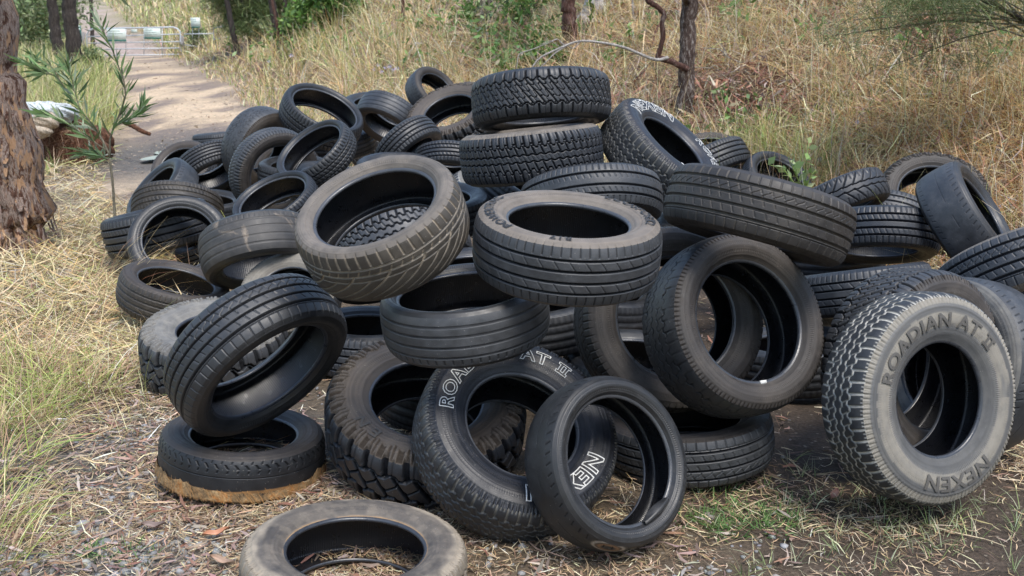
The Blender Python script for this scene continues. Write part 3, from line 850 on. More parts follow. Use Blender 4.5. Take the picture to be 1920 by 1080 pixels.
TY = [
 ('T01', 'car_tyre', 'road', 'stained', 'stained', (), dict(stain=stain_dust, dpx=330),
  'pale dusty tyre lying flat in front of the pile, rust ring round its hole'),
 ('T02', 'car_tyre', 'nick', 'stained', 'dark', (), dict(stain=stain_rust, extra=torn_rim, dpx=305),
  'bald black tyre lying flat with a torn, frayed rusty lower edge'),
 ('T03', 'car_tyre', 'tour', 'clean', 'clean', (), dict(dpx=357),
  'black ribbed road tyre propped on the torn rusty-edged tyre, hollow inside showing'),
 ('T04', 'mud_tyre', 'mud', 'grey', 'grey', (('B', 62, .55, .3, 'faint'),), dict(lugs=True, dpx=270),
  'chunky mud tyre with a grey dusty sidewall lying behind the propped ribbed tyre'),
 ('T05', 'car_tyre', 'rib4', 'brown', 'dark', (), dict(dpx=205),
  'dark tyre lying open side up beside the straw at the pile\'s left edge'),
 ('T06', 'car_tyre', 'wornrib', 'scuffed', 'clean', (), dict(dpx=215),
  'worn tyre with tan scuff marks along its tread, tipped with its hole facing down'),
 ('T07', 'car_tyre', 'slick', 'grey', 'clean', (), dict(dpx=184),
  'thin smooth tyre standing upright like a ring over the open dark tyre by the straw'),
 ('T08', 'car_tyre', 'rib4', 'clean', 'clean', (), dict(dpx=195),
  'ribbed tyre poking out furthest left behind the sapling stem and thin upright ring tyre'),
 ('T09', 'car_tyre', 'rib4', 'brown', 'dark', (), dict(dpx=165),
  'brownish ribbed tyre arching just above the thin upright ring tyre'),
 ('T10', 'car_tyre', 'slick', 'grey', 'clean', (), dict(dpx=150),
  'bald tyre leaning steeply on the left slope, narrow hole facing the track'),
 ('T11', 'car_tyre', 'rib5', 'clean', 'clean', (), dict(dpx=130),
  'tyre with five crisp grooves arched over a see-through gap on the left slope'),
 ('T12', 'car_tyre', 'rib4', 'grey', 'dark', (), dict(dpx=120),
  'tyre edge curving out behind the five-groove arched tyre, next to the puddle'),
 ('T13', 'car_tyre', 'rib4', 'grey', 'clean', (), dict(dpx=112),
  'grey ribbed tyre lying flat at the far left of the pile beside the track'),
 ('T14', 'all_terrain_tyre', 'wornat', 'grey', 'brown', (), dict(dpx=158),
  'large upright tyre with a brown inner face and nicked shoulder, near the track'),
 ('T15', 'car_tyre', 'rib', 'brown', 'brown', (), dict(dpx=115),
  'brownish tyre edge glimpsed between the nicked upright tyre and the topmost open ring'),
 ('T16', 'car_tyre', 'sipe', 'grey', 'dark', (), dict(dpx=178),
  'big upright ring tyre with a finely nicked shoulder framing a smaller tyre in its hole'),
 ('T17', 'car_tyre', 'rib4', 'brown', 'brown', (), dict(dpx=135),
  'smaller tyre seen through the hole of the big nicked ring tyre'),
 ('T18', 'low_profile_tyre', 'sport', 'clean', 'clean', (), dict(dpx=160),
  'thin-walled low profile tyre tilted left, resting above the nicked ring tyre'),
 ('T19', 'low_profile_tyre', 'sport', 'clean', 'clean', (), dict(dpx=158),
  'open low profile tyre topmost on the left heap, grass showing through its hole'),
 ('T20', 'low_profile_tyre', 'rib4', 'clean', 'clean', (), dict(dpx=165),
  'low profile tyre half hidden behind the scuffed tan-marked tyre, silvery inner edge'),
 ('T21', 'all_terrain_tyre', 'diamond', 'brown', 'brown', (), dict(dpx=135),
  'block treaded tyre lying flat below the five-groove arched tyre'),
 ('T22', 'car_tyre', 'wornrib', 'grey', 'dark', (), dict(dpx=130),
  'worn arched tyre with a dark opening below, right of the topmost open ring'),
 ('T23', 'all_terrain_tyre', 'diamond', 'grey', 'clean', (), dict(dpx=120),
  'block treaded tyre peeping out behind the worn arched tyre near the grass'),
 ('T24', 'low_profile_tyre', 'rib', 'clean', 'clean', (), dict(dpx=110),
  'dark tyre rim inside the gap under the worn arched tyre'),
 ('T25', 'car_tyre', 'rib4', 'clean', 'clean', (), dict(dpx=135),
  'tyre with curved parallel grooves wedged left of the brown mud tyre'),
 ('T26', 'all_terrain_tyre', 'wornat', 'grey', 'dark', (), dict(dpx=100),
  'small upright tyre at the back of the pile with straw seen through its hole'),
 ('T27', 'car_tyre', 'rib', 'grey', 'clean', (), dict(dpx=80),
  'farthest tyre, only its top rim rising behind the brown mud tyre'),
 ('T28', 'mud_tyre', 'mud', 'clean', 'brown', (('MTR', 72, .62, .2, 'faint'),), dict(lugs=True, dpx=175),
  'brown-walled mud tyre lying face up left of the two stacked block treaded tyres'),
 ('T29', 'all_terrain_tyre', 'diamond', 'clean', 'clean', (), dict(dpx=300),
  'all terrain tyre with diamond blocks, on top of the whole pile'),
 ('T30', 'all_terrain_tyre', 'atrib', 'clean', 'tan', (), dict(dpx=300),
  'all terrain tyre with a centre rib directly under the diamond block tyre'),
 ('T31', 'car_tyre', 'rib4', 'clean', 'clean', (), dict(dpx=140),
  'grooved tyre arching below the brown mud tyre, left of the centre rib tyre'),
 ('T32', 'all_terrain_tyre', 'road', 'road', 'wet', (('NEXEN', 90, .48, .44, 'thin'), (RX, 300, .52, .34, 'thin')), dict(dpx=290),
  'leaning tyre with white outlined lettering, right of the two stacked block treaded tyres'),
 ('T33', 'car_tyre', 'wide', 'grey', 'clean', (), dict(dpx=270),
  'smooth tyre with wide plain ribs wedged behind the dusty grey flat-lying central tyre'),
 ('T34', 'car_tyre', 'dir', 'swirl', 'tan', (), dict(dpx=325),
  'tan-walled tyre tilted to show its wide hole and sweeping curved grooves'),
 ('T35', 'all_terrain_tyre', 'road', 'grey', 'clean', (), dict(dpx=280),
  'block treaded tyre visible through the wide hole of the tan-walled tyre'),
 ('T36', 'car_tyre', 'eco', 'grey', 'tan', (('ECOSPORT', 14, .58, .30, 'dark'), ('X2', 342, .58, .26, 'dark'), ('POWERTRAC', 176, .58, .28, 'dark'), ('R17', 252, .58, .20, 'dark')), dict(dpx=355),
  'dusty tyre lying face up in the centre, ECOSPORT lettering beside its oval hole'),
 ('T37', 'car_tyre', 'tour', 'brown', 'dark', (), dict(dpx=347),
  'big tread-on tyre tilted down to the right, balanced over the upright brown-walled tyre'),
 ('T38', 'car_tyre', 'wornrib', 'grey', 'clean', (), dict(dpx=318),
  'bald smooth tyre lying flat beneath the tan-walled and central dusty tyres'),
 ('T39', 'all_terrain_tyre', 'wornat', 'clean', 'brown', (), dict(extra=bead_block, dpx=345),
  'upright tyre with a brown sidewall and a small white block on its lower bead'),
 ('T41', 'car_tyre', 'rib4', 'brown', 'brown', (('TP', 338, .62, .16, 'faint'),), dict(dpx=340),
  'brown-walled tyre standing behind and left of the one with the white block'),
 ('T42', 'mud_tyre', 'mud', 'clean', 'brown', (('N', 213, .45, .25, 'faint'), ('E', 228, .45, .25, 'faint')), dict(lugs=True, dpx=378),
  'mud tyre with deep chunky lugs leaning behind the white lettered tyre in front'),
 ('T43', 'all_terrain_tyre', 'road', 'road', 'wet', ((RX, 103, .50, .30, 'outline'), ('NEXEN', 291, .47, .36, 'outline')), dict(dpx=385),
  'wet black tyre with white outlined ROADIAN AT II lettering at the front'),
 ('T44', 'low_profile_tyre', 'slick', 'stained', 'clean', (), dict(stain=stain_scuffed_oval, extra=torn_flap, dpx=322),
  'bald low profile tyre leaning at the front with a brown oval scuff'),
 ('T45', 'car_tyre', 'tour', 'grey', 'dark', (), dict(dpx=318),
  'tyre lying flat on the ground beneath the upright brown-walled tyres'),
 ('T46', 'all_terrain_tyre', 'road', 'pale', 'banded', ((RX, 103, .46, .27, 'mid'), ('NEXEN', 281, .52, .30, 'mid')), dict(stain=stain_bands, dpx=398),
  'grey dusty tyre standing on the mud at right, ROADIAN AT II raised on its wall'),
 ('T47', 'all_terrain_tyre', 'diamond', 'clean', 'brown', (), dict(dpx=375),
  'dark block treaded tyre right behind the grey dusty standing tyre'),
 ('T48', 'car_tyre', 'tour', 'grey', 'tan', (), dict(dpx=330),
  'dusty-shouldered tyre slanting out of the picture at the right edge'),
 ('T49', 'car_tyre', 'rib4', 'clean', 'clean', (), dict(dpx=215),
  'ribbed tyre lying right of the big tilted tread-on tyre'),
 ('T50', 'car_tyre', 'eco', 'grey', 'clean', (), dict(dpx=240),
  'flat tyre under the ribbed one, behind the dark block treaded tyre'),
 ('T51', 'car_tyre', 'slick', 'grey', 'clean', (), dict(dpx=218),
  'bald grey tyre standing on edge among the right-hand tyres before dry grass'),
 ('T52', 'mud_tyre', 'mud', 'brown', 'brown', (), dict(lugs=True, dpx=200),
  'brown mud tyre facing out behind the bald grey tyre standing on edge'),
 ('T53', 'car_tyre', 'dirv', 'clean', 'clean', (), dict(dpx=190),
  'tyre with arrow shaped tread grooves left of the brown mud tyre by the bank'),
 ('T54', 'low_profile_tyre', 'sipe', 'clean', 'clean', (), dict(dpx=140),
  'open tyre against the bank with green weeds growing across its hole'),
 ('T55', 'car_tyre', 'rib4', 'clean', 'clean', (), dict(dpx=150),
  'tyre with straight grooves between the white lettered leaning tyre and the weeds'),
 ('T56', 'car_tyre', 'rib', 'brown', 'brown', (), dict(dpx=120),
  'brown tyre mostly hidden behind the straight grooved tyre at the bank'),
 ('T57', 'car_tyre', 'rib', 'grey', 'clean', (), dict(dpx=160),
  'tyre edge showing just below the arrow grooved tyre'),
 ('T58', 'car_tyre', 'eco', 'dusty', 'tan', (), dict(dpx=230),
  'pale dusty tyre almost hidden behind the one with the white block'),
 ('T59', 'all_terrain_tyre', 'wornat', 'grey', 'grey', (('B', 55, .5, .25, 'faint'),), dict(dpx=190),
  'grey all terrain tyre face peeking above the propped black ribbed tyre'),
 ('T61', 'car_tyre', 'rib4', 'grey', 'clean', (), dict(dpx=240),
  'flat dark tyre in the gap between the propped ribbed tyre and the bald flat one'),
 ('T62', 'car_tyre', 'rib4', 'clean', 'clean', (), dict(dpx=150),
  'ribbed tyre seen through the thin upright ring tyre on its right side'),
 ('T63', 'all_terrain_tyre', 'road', 'pale', 'grey', (), dict(dpx=170),
  'pale grooved tyre squeezed between the tan-walled and central dusty tyres'),
 ('T64', 'car_tyre', 'rib', 'clean', 'clean', (), dict(dpx=110),
  'dark tyre edge low between the tilted thin-walled tyre and the curved groove tyre'),
 ('T67', 'car_tyre', 'slick', 'grey', 'grey', (), dict(dpx=330),
  'smooth grey tyre curving out at the right behind the grey dusty standing tyre'),
]
for tid, nm, pat, trd, sd_, txts, kw, lab in TY:
    build_tyre(nm, POSE[tid], pat, trd, sd_, texts=txts, label=lab, group=PILE if tid != 'T01' else None, **kw)
for k in range(70, 92):
    build_tyre('car_tyre', POSE['T%d' % k], 'rib4', 'clean', 'clean', dpx=70, label='dark tyre buried inside the pile under the tyres one can see', group='tyres buried in the pile')

# ------------------------------------------------------------------ grass and litter
def leafy(name, rough=.6, trans=.25, attr_name='Col', spec=.3):
    m, nt, b = new_mat(name)
    c = attr(nt, attr_name, 'Color')
    nt.links.new(c, b.inputs['Base Color']); b.inputs['Roughness'].default_value = rough
    b.inputs['Specular IOR Level'].default_value = spec
    t = N(nt, 'ShaderNodeBsdfTranslucent'); nt.links.new(c, t.inputs['Color'])
    mx = N(nt, 'ShaderNodeMixShader'); mx.inputs[0].default_value = trans
    nt.links.new(b.outputs[0], mx.inputs[1]); nt.links.new(t.outputs[0], mx.inputs[2])
    nt.links.new(mx.outputs[0], nt.nodes['Material Output'].inputs[0])
    return m
GRASS = leafy('grass_blade', .55, .28)
LEAF = leafy('leaf', .45, .22, spec=.4)
STRAW = leafy('dry_straw', .6, .08)

def blades(name, P, az, L, lean, curl, wid, col, seg=3, label=None, mat=GRASS):
    n = len(P); k = np.arange(seg+1)/seg
    phi = lean[:, None]+curl[:, None]*k[None]                    # angle from the vertical
    st = (L/seg)[:, None]
    h = np.cumsum(np.concatenate([np.zeros((n, 1)), np.sin(phi[:, :-1])*st], 1), 1)
    v = np.cumsum(np.concatenate([np.zeros((n, 1)), np.cos(phi[:, :-1])*st], 1), 1)
    dx, dy = np.cos(az), np.sin(az)
    cen = np.stack([P[:, 0, None]+dx[:, None]*h, P[:, 1, None]+dy[:, None]*h, P[:, 2, None]+v], -1)
    tw = rng.uniform(-.9, .9, n)
    sx_ = np.stack([-dy*np.cos(tw), dx*np.cos(tw), np.sin(tw)], 1)
    ww = wid[:, None]*(1-.85*k[None]**1.5)*.5
    A = cen-sx_[:, None]*ww[..., None]; B = cen+sx_[:, None]*ww[..., None]
    V = np.stack([A, B], 2).reshape(-1, 3)
    base = (np.arange(n)*(seg+1)*2)[:, None]+np.arange(seg)[None]*2
    F = np.stack([base, base+1, base+3, base+2], -1).reshape(-1, 4)
    me = fast_mesh(name, V, F, smooth=True)
    add_col(me, 'Col', np.repeat(col, (seg+1)*2, 0))
    o = obj(name, me, mat)
    return tag(o, label, None, None, 'stuff')

def pick(cols, wts, n, var=.22):
    cols = np.array(cols); wts = np.asarray(wts, float)
    if wts.ndim == 1:
        i = rng.choice(len(cols), n, p=wts/wts.sum())
    else:
        cw = np.cumsum(wts/wts.sum(1, keepdims=True), 1); i = (rng.random(n)[:, None] > cw).sum(1).clip(0, len(cols)-1)
    c = cols[i]*np.exp(rng.normal(0, var, n))[:, None]*np.exp(rng.normal(0, .05, (n, 3)))
    return np.clip(c, 0, .85)
STRAWC, GOLD, RUSTC, GREEN, LIME, GREY, PINK = (.76, .60, .35), (.62, .43, .19), (.52, .27, .115), (.16, .22, .06), (.37, .40, .13), (.52, .46, .38), (.48, .31, .22)
def region(u, v, u0, v0, su, sv): return np.exp(-(((u-u0)/su)**2+((v-v0)/sv)**2))

# --- the bank right of the track
n = 195000
u = rng.uniform(250, 2250, n); v = rng.uniform(-90, 640, n)
P, k = raycast(u, v); u = u[k]; v = v[k]
# most blades belong to clumps and lean out of them
cl = rng.permutation(len(P))[:2600]
CP = P[cl]; own = np.empty(len(P), int)
cell = {}
for j, (cx_, cy_) in enumerate(CP[:, :2]): cell.setdefault((int(cx_//.7), int(cy_//.7)), []).append(j)
outd = rng.uniform(0, 2*PI, len(P)); inclump = np.zeros(len(P), bool)
for i in range(len(P)):
    x0, y0 = P[i, 0], P[i, 1]; bj = -1; bd = .42*max(1, y0/9)
    for a_ in (-1, 0, 1):
        for b__ in (-1, 0, 1):
            for j in cell.get((int(x0//.7)+a_, int(y0//.7)+b__), ()):
                dd = math.hypot(CP[j, 0]-x0, CP[j, 1]-y0)
                if dd < bd: bd = dd; bj = j
    if bj >= 0 and i % 10 < 8:
        inclump[i] = True; outd[i] = math.atan2(y0-CP[bj, 1], x0-CP[bj, 0])
        P[i, 0] = CP[bj, 0]+(x0-CP[bj, 0])*.42; P[i, 1] = CP[bj, 1]+(y0-CP[bj, 1])*.42
P[:, 2] = gz(P[:, 0], P[:, 1]); u, v, _z = proj(P)
cid = fbm(P[:, 0]*3.1, P[:, 1]*3.1, 2)
d = foot(P[:, 0], P[:, 1]); dist = np.linalg.norm(P, axis=1)
keep = (d > .05+.5*(fbm(P[:, 0]*2, P[:, 1]*2)-.5)) & (dist < 60)
pn = fbm(P[:, 0]*1.1+5, P[:, 1]*1.1); pm = fbm(P[:, 0]*.45, P[:, 1]*.45+4)
bare = .5*smooth(.56, .64, fbm(P[:, 0]*.8+30, P[:, 1]*.8, 3))+1.1*region(u, v, 1370, 185, 150, 75)+.7*region(u, v, 1180, 120, 60, 40)+.6*region(u, v, 960, 110, 130, 55)+.8*region(u, v, 1760, 105, 70, 60)+.6*region(u, v, 1400, 20, 200, 22)+.5*region(u, v, 450, 150, 80, 40)
keep &= rng.random(len(u)) > np.clip(bare+.55*smooth(.55, .7, pn), 0, .93)
P, u, v, d, dist, pn, pm, outd, cid = [a[keep] for a in (P, u, v, d, dist, pn, pm, outd, cid)]
n = len(P)
lowr = region(u, v, 1800, 370, 330, 190)                # matted orange straw at lower right
tall = region(u, v, 680, 90, 200, 110)+.5*region(u, v, 520, 130, 120, 60)
grn = .3*smooth(.55, .75, pm)+.7*smooth(.66, .74, cid)+.7*region(u, v, 1880, 20, 120, 60)+.5*region(u, v, 1500, 290, 90, 60)+.6*region(u, v, 560, 90, 130, 60)
W_ = np.stack([1.6+0*u, .8+.9*lowr, .14+1.2*lowr+.4*region(u, v, 1330, 110, 60, 60), .10+1.1*grn, .12+.8*grn+.5*tall, .45-.3*lowr, .25+0*u], 1)
col = pick([STRAWC, GOLD, RUSTC, GREEN, LIME, GREY, PINK], np.clip(W_, .01, 9), n)
L = rng.uniform(.14, .48, n)*(1-.35*lowr)*(1-.5*region(u, v, 1370, 200, 160, 80))*(1+.6*tall)*np.clip(dist/8, .75, 1.5)
lean = np.abs(rng.normal(.95, .42, n))*(1+.35*lowr)*(1-.45*tall)
curl = rng.uniform(-.1, 1.5, n)
az = outd+rng.normal(0, .7, n)
wid = np.maximum(.0034, .00050*dist)*rng.uniform(.6, 1.7, n)*(1+.5*(rng.random(n) < .12))
blades('bank_grass', P, az, L, lean, curl, wid, col, 3)
# taller seed stalks
n2 = 1500; i = rng.choice(n, n2)
blades('seed_stalks', P[i], rng.uniform(0, 2*PI, n2), rng.uniform(.5, 1.0, n2)*(1-.3*lowr[i]), np.abs(rng.normal(.2, .2, n2)), rng.uniform(.1, .9, n2),
       np.maximum(.004, .0006*dist[i]), pick([STRAWC, GREY, LIME, PINK], [3, 2, 1, 1], n2), 4)

# --- flattened litter: fallen blades and leaves lying over ground
def litter(name, P, L, wid, col, tilt=.25, mat=STRAW, lift=.006):
    n = len(P); az = rng.uniform(0, 2*PI, n)
    dx = np.stack([np.cos(az), np.sin(az), rng.normal(0, tilt, n)], 1)
    sx_ = np.stack([-np.sin(az), np.cos(az), rng.normal(0, .5, n)], 1); sx_ /= np.linalg.norm(sx_, axis=1)[:, None]
    bend = rng.normal(0, .12, n)
    c0 = P+np.array([0, 0, 1.])*(lift*rng.uniform(.3, 2.2, n)+np.abs(dx[:, 2])*L*.5)[:, None]
    a = c0-dx*(L/2)[:, None]; b = c0+dx*(L/2)[:, None]
    m = c0+np.stack([-np.sin(az), np.cos(az), 0*az+.25], 1)*(bend*L)[:, None]
    wv = sx_*(wid/2)[:, None]
    V = np.stack([a-wv*.35, a+wv*.35, m-wv, m+wv, b-wv*.3, b+wv*.3], 1).reshape(-1, 3)
    k = (np.arange(n)*6)[:, None]
    F = np.concatenate([k+np.array([[0, 1, 3, 2]]), k+np.array([[2, 3, 5, 4]])])
    me = fast_mesh(name, V, F); add_col(me, 'Col', np.repeat(col, 6, 0))
    return tag(obj(name, me, mat), kind='stuff')
def cloud(n, u0, u1, v0, v1):
    P, k = raycast(rng.uniform(u0, u1, n), rng.uniform(v0, v1, n))
    uu, vv, z = proj(P)
    return P, uu, vv, np.linalg.norm(P, axis=1)
# bank duff under the grass
P, u, v, dist = cloud(26000, 250, 2200, -60, 560)
k = foot(P[:, 0], P[:, 1]) > .0
P, dist = P[k], dist[k]; n = len(P)
litter('bank_litter', P, rng.uniform(.08, .3, n), np.maximum(.006, .0009*dist)*rng.uniform(.6, 1.6, n),
       pick([(.30, .16, .10), (.20, .10, .065), STRAWC, GREY, (.14, .09, .07)], [2.2, 1.6, 1.4, 1.1, 1], n, .3), .4)
# straw mulch in the foreground
def keepmask(P, f): k = rng.random(len(P)) < f; return k
P, u, v, dist = cloud(120000, -150, 2080, 560, 1300)
x_, y_ = P[:, 0], P[:, 1]
pn = fbm(x_*2.5, y_*2.5)
dens = np.zeros(len(P))
dens += 1.0*region(u, v, 760, 1000, 360, 130)+.8*region(u, v, 300, 760, 170, 160)+.7*region(u, v, 230, 640, 220, 90)+.45*region(u, v, 200, 940, 260, 170)
dens += .17*region(u, v, 1420, 930, 220, 120)+.30*region(u, v, 1630, 975, 130, 40)+.30*region(u, v, 150, 1000, 330, 160)+.10*region(u, v, 1750, 1060, 300, 70)
dens += .9*region(u, v, 1930, 800, 60, 110)
k = rng.random(len(P)) < np.clip(dens*(.45+1.1*smooth(.35, .6, pn)), .02, 1)
P, u, v, dist = P[k], u[k], v[k], dist[k]; n = len(P)
litter('straw_litter', P, rng.uniform(.014, .055, n)*rng.choice([1, 1, 1, 2.1], n)*np.clip(dist/3, .8, 1.6), rng.uniform(.0016, .0044, n)*np.clip(dist/3.2, .8, 1.6),
       pick([(.62, .49, .31), (.50, .37, .21), (.33, .22, .13), (.68, .58, .43), (.22, .15, .10), (.42, .28, .20)], [2.6, 2, 1.9, 1.7, 1.7, 1.4], n, .25), .16)
# the verge on the left under the trees: flattened straw
P, u, v, dist = cloud(34000, -250, 560, 270, 700)
k = (foot(P[:, 0], P[:, 1]) < 0) & (np.abs(P[:, 0]-track_x(P[:, 1])) > 1.1*(P[:, 1] > 9))
k &= rng.random(len(P)) < .55+.45*smooth(.35, .6, fbm(P[:, 0]*2, P[:, 1]*2))
P, dist = P[k], dist[k]; n = len(P)
litter('verge_straw', P, rng.uniform(.06, .30, n)*np.clip(dist/6, .8, 1.3), np.maximum(.003, .0007*dist)*rng.uniform(.6, 1.4, n),
       pick([STRAWC, (.58, .47, .29), GOLD, LIME, (.26, .15, .10), GREY], [3, 2.2, 1.6, .9, 1.1, .8], n, .22), .28)
# dead gum leaves
P, u, v, dist = cloud(11000, -150, 1500, 520, 1250)
dens = .9*region(u, v, 250, 900, 330, 260)+.7*region(u, v, 190, 620, 180, 60)+.16
k = rng.random(len(P)) < dens*.8; P = P[k]; n = len(P)
litter('leaf_litter', P, rng.uniform(.03, .085, n), rng.uniform(.006, .014, n),
       pick([(.38, .27, .22), (.26, .14, .10), (.46, .38, .33), (.22, .16, .135), (.45, .27, .19)], [2, 1.6, 1.6, 1.4, .8], n, .22), .18, LEAF, .008)

# --- gravel in the lower left corner
ico = [(0, 0, 1), (.894, 0, .447), (.276, .851, .447), (-.724, .526, .447), (-.724, -.526, .447), (.276, -.851, .447),
       (.724, .526, -.447), (-.276, .851, -.447), (-.894, 0, -.447), (-.276, -.851, -.447), (.724, -.526, -.447), (0, 0, -1)]
icf = [(0, 1, 2), (0, 2, 3), (0, 3, 4), (0, 4, 5), (0, 5, 1), (1, 6, 2), (2, 7, 3), (3, 8, 4), (4, 9, 5), (5, 10, 1),
       (6, 7, 2), (7, 8, 3), (8, 9, 4), (9, 10, 5), (10, 6, 1), (11, 7, 6), (11, 8, 7), (11, 9, 8), (11, 10, 9), (11, 6, 10)]
P, u, v, dist = cloud(34000, -80, 1500, 640, 1280)
dens = .8*region(u, v, 250, 1060, 260, 130)+.5*region(u, v, 240, 800, 90, 90)+.10*region(u, v, 1330, 1075, 60, 40)+.02
k = rng.random(len(P)) < dens*(.25+1.1*smooth(.4, .62, fbm(P[:, 0]*5, P[:, 1]*5)))
P = P[k]; n = len(P)
r = rng.lognormal(-5.0, .38, n)
S_ = np.array(ico)[None]*rng.uniform(.55, 1.25, (n, 1, 3))*np.exp(rng.normal(0, .12, (n, 12, 1)))*r[:, None, None]*np.array([1.2, 1.2, .8])
V = (S_+P[:, None]+np.array([0, 0, 1])*(r*.3)[:, None, None]).reshape(-1, 3)
F = ((np.arange(n)*12)[:, None, None]+np.array(icf)[None]).reshape(-1, 3)
me = fast_mesh('gravel', V, F, smooth=False)
add_col(me, 'Col', np.repeat(pick([(.24, .245, .25), (.17, .175, .185), (.34, .33, .31), (.27, .24, .20)], [3, 2, 1, 1], n, .2), 12, 0))
ms, nt, b = new_mat('gravel_stone')
nt.links.new(mix(nt, .5, attr(nt, 'Col', 'Color'), ramp(nt, noise(nt, 240, 4, .7, coords(nt)), [(.3, (.12, .12, .12)), (.7, (.4, .4, .39))])), b.inputs['Base Color'])
b.inputs['Roughness'].default_value = .8
tag(obj('gravel', me, ms), kind='stuff')

# --- grass tussocks at front left, sprouts at front right, tall grass left of the track
def tufts(name, centres, nper, rad, L, lean, cols, wts, wid, curl=(.3, 1.4), seg=4):
    c = np.repeat(np.asarray(centres), nper, 0); n = len(c)
    a = rng.uniform(0, 2*PI, n); r = rad*np.sqrt(rng.random(n))
    P = c+np.stack([r*np.cos(a), r*np.sin(a), 0*a], 1); P[:, 2] = gz(P[:, 0], P[:, 1])
    az = a+rng.normal(0, .6, n)
    return blades(name, P, az, rng.uniform(L[0], L[1], n), np.abs(rng.normal(lean, .25, n)), rng.uniform(*curl, n), wid*rng.uniform(.6, 1.3, n), pick(cols, wts, n), seg)
cs = [gp(*q) for q in ((10, 745), (95, 740), (165, 735), (40, 800), (-40, 800), (-20, 880), (-60, 700), (50, 700), (-40, 970), (-40, 1050))]
tufts('tussock_grass', cs, 230, .20, (.08, .34), .8, [(.36, .45, .12), (.46, .49, .17), PINK, (.46, .30, .20), STRAWC], [3, 1.8, 1.5, 1.3, 1.6], .0040)
P, k = raycast(rng.uniform(-150, 300, 900), rng.uniform(500, 860, 900))
k = rng.random(len(P)) < .5
blades('verge_grass', P[k], rng.uniform(0, 2*PI, k.sum()), rng.uniform(.12, .4, k.sum()), np.abs(rng.normal(.5, .3, k.sum())), rng.uniform(.3, 1.4, k.sum()), np.full(k.sum(), .003),
       pick([LIME, GREEN, STRAWC, PINK], [2, 1, 1.5, .8], k.sum()), 4)
q = np.stack([rng.uniform(1290, 1960, 85), rng.uniform(860, 1110, 85)], 1)
q[:42] = np.stack([rng.normal(1690, 120, 42), rng.normal(985, 36, 42)], 1)
q = q[~((q[:, 0] > 1560) & (q[:, 1] < 930))]
cs, _ = raycast(q[:, 0], q[:, 1])
tufts('grass_sprouts', cs, 9, .03, (.03, .11), .65, [(.30, .37, .17), (.40, .45, .28), (.52, .50, .36), (.22, .31, .11)], [2, 2, 1.3, 1], .0030, (.2, 1.1), 3)
q = np.stack([rng.uniform(1270, 1500, 30), rng.uniform(900, 1000, 30)], 1)
q = np.concatenate([q, [[200, 1040], [240, 1045], [225, 1030], [180, 1045], [150, 1035], [260, 1050]]])
cs, _ = raycast(q[:, 0], q[:, 1])
tufts('low_weeds', cs, 26, .06, (.02, .06), .9, [(.10, .20, .06), (.17, .27, .09)], [1, 1], .0045, (.2, .9), 2)
# tall green grass along the track's left edge and beneath the trees
P, k = raycast(rng.uniform(-200, 330, 36000), rng.uniform(60, 330, 36000))
l = track_x(P[:, 1])-P[:, 0]
kk = (l > .95+.5*fbm(P[:, 0]*1.3, P[:, 1]*1.3)) & (P[:, 1] < 45) & (P[:, 1] > 12.3); P = P[kk]; dist = np.linalg.norm(P, axis=1); n = len(P)
pm = fbm(P[:, 0]*.8, P[:, 1]*.8)
blades('tall_grass', P, rng.uniform(0, 2*PI, n), rng.uniform(.3, .95, n)*smooth(.7, 2.2, track_x(P[:, 1])-P[:, 0]+.5), np.abs(rng.normal(.3, .24, n)), rng.uniform(.2, 1.3, n), np.maximum(.006, .0008*dist)*rng.uniform(.7, 1.4, n),
       pick([LIME, (.40, .40, .15), GREEN, STRAWC, (.55, .48, .30)], [2.6, 2, 1.2, 1.6, 1.2], n), 4)
# short grass on the hill beyond the gate and in the track's middle
P, k = raycast(rng.uniform(-200, 900, 26000), rng.uniform(-60, 120, 26000))
kk = (P[:, 1] > 36) & (np.abs(P[:, 0]-track_x(P[:, 1])) > 1.9) & (np.linalg.norm(P, axis=1) < 140); P = P[kk]; dist = np.linalg.norm(P, axis=1); n = len(P)
blades('hill_grass', P, rng.uniform(0, 2*PI, n), rng.uniform(.2, .7, n), np.abs(rng.normal(.4, .3, n)), rng.uniform(.2, 1.2, n), .0011*dist*rng.uniform(.7, 1.4, n),
       pick([LIME, STRAWC, GREEN, (.45, .37, .25), PINK], [1.8, 1.8, 1.4, 1.3, .8], n), 3)

# crumbs, pebbles and scraps on the dirt track, and grass creeping over its edges
P, k = raycast(rng.uniform(80, 700, 30000), rng.uniform(60, 330, 30000))
tt = np.abs(P[:, 0]-track_x(P[:, 1])); kk = (tt < 2.4) & (P[:, 1] > 9) & (P[:, 1] < 60) & (rng.random(len(P)) < .10+.5*smooth(1.0, 1.8, tt))
P = P[kk]; dist = np.linalg.norm(P, axis=1); n = len(P)
litter('track_scraps', P, np.maximum(.04, .0026*dist)*rng.uniform(.4, 1.5, n), np.maximum(.015, .0010*dist)*rng.uniform(.5, 1.5, n),
       pick([(.40, .31, .21), (.24, .18, .13), (.33, .25, .17), (.46, .37, .27), (.16, .12, .09)], [2, 1.3, 1.8, .8, .6], n, .2), .12, STRAW, .01)
P, k = raycast(rng.uniform(80, 760, 26000), rng.uniform(60, 330, 26000))
tt = np.abs(P[:, 0]-track_x(P[:, 1])); pe = fbm(P[:, 0]*.9, P[:, 1]*.9)
kk = (tt < 2.6) & (tt > .95+1.1*pe) & (P[:, 1] > 9) & (P[:, 1] < 42); P = P[kk]; dist = np.linalg.norm(P, axis=1); n = len(P)
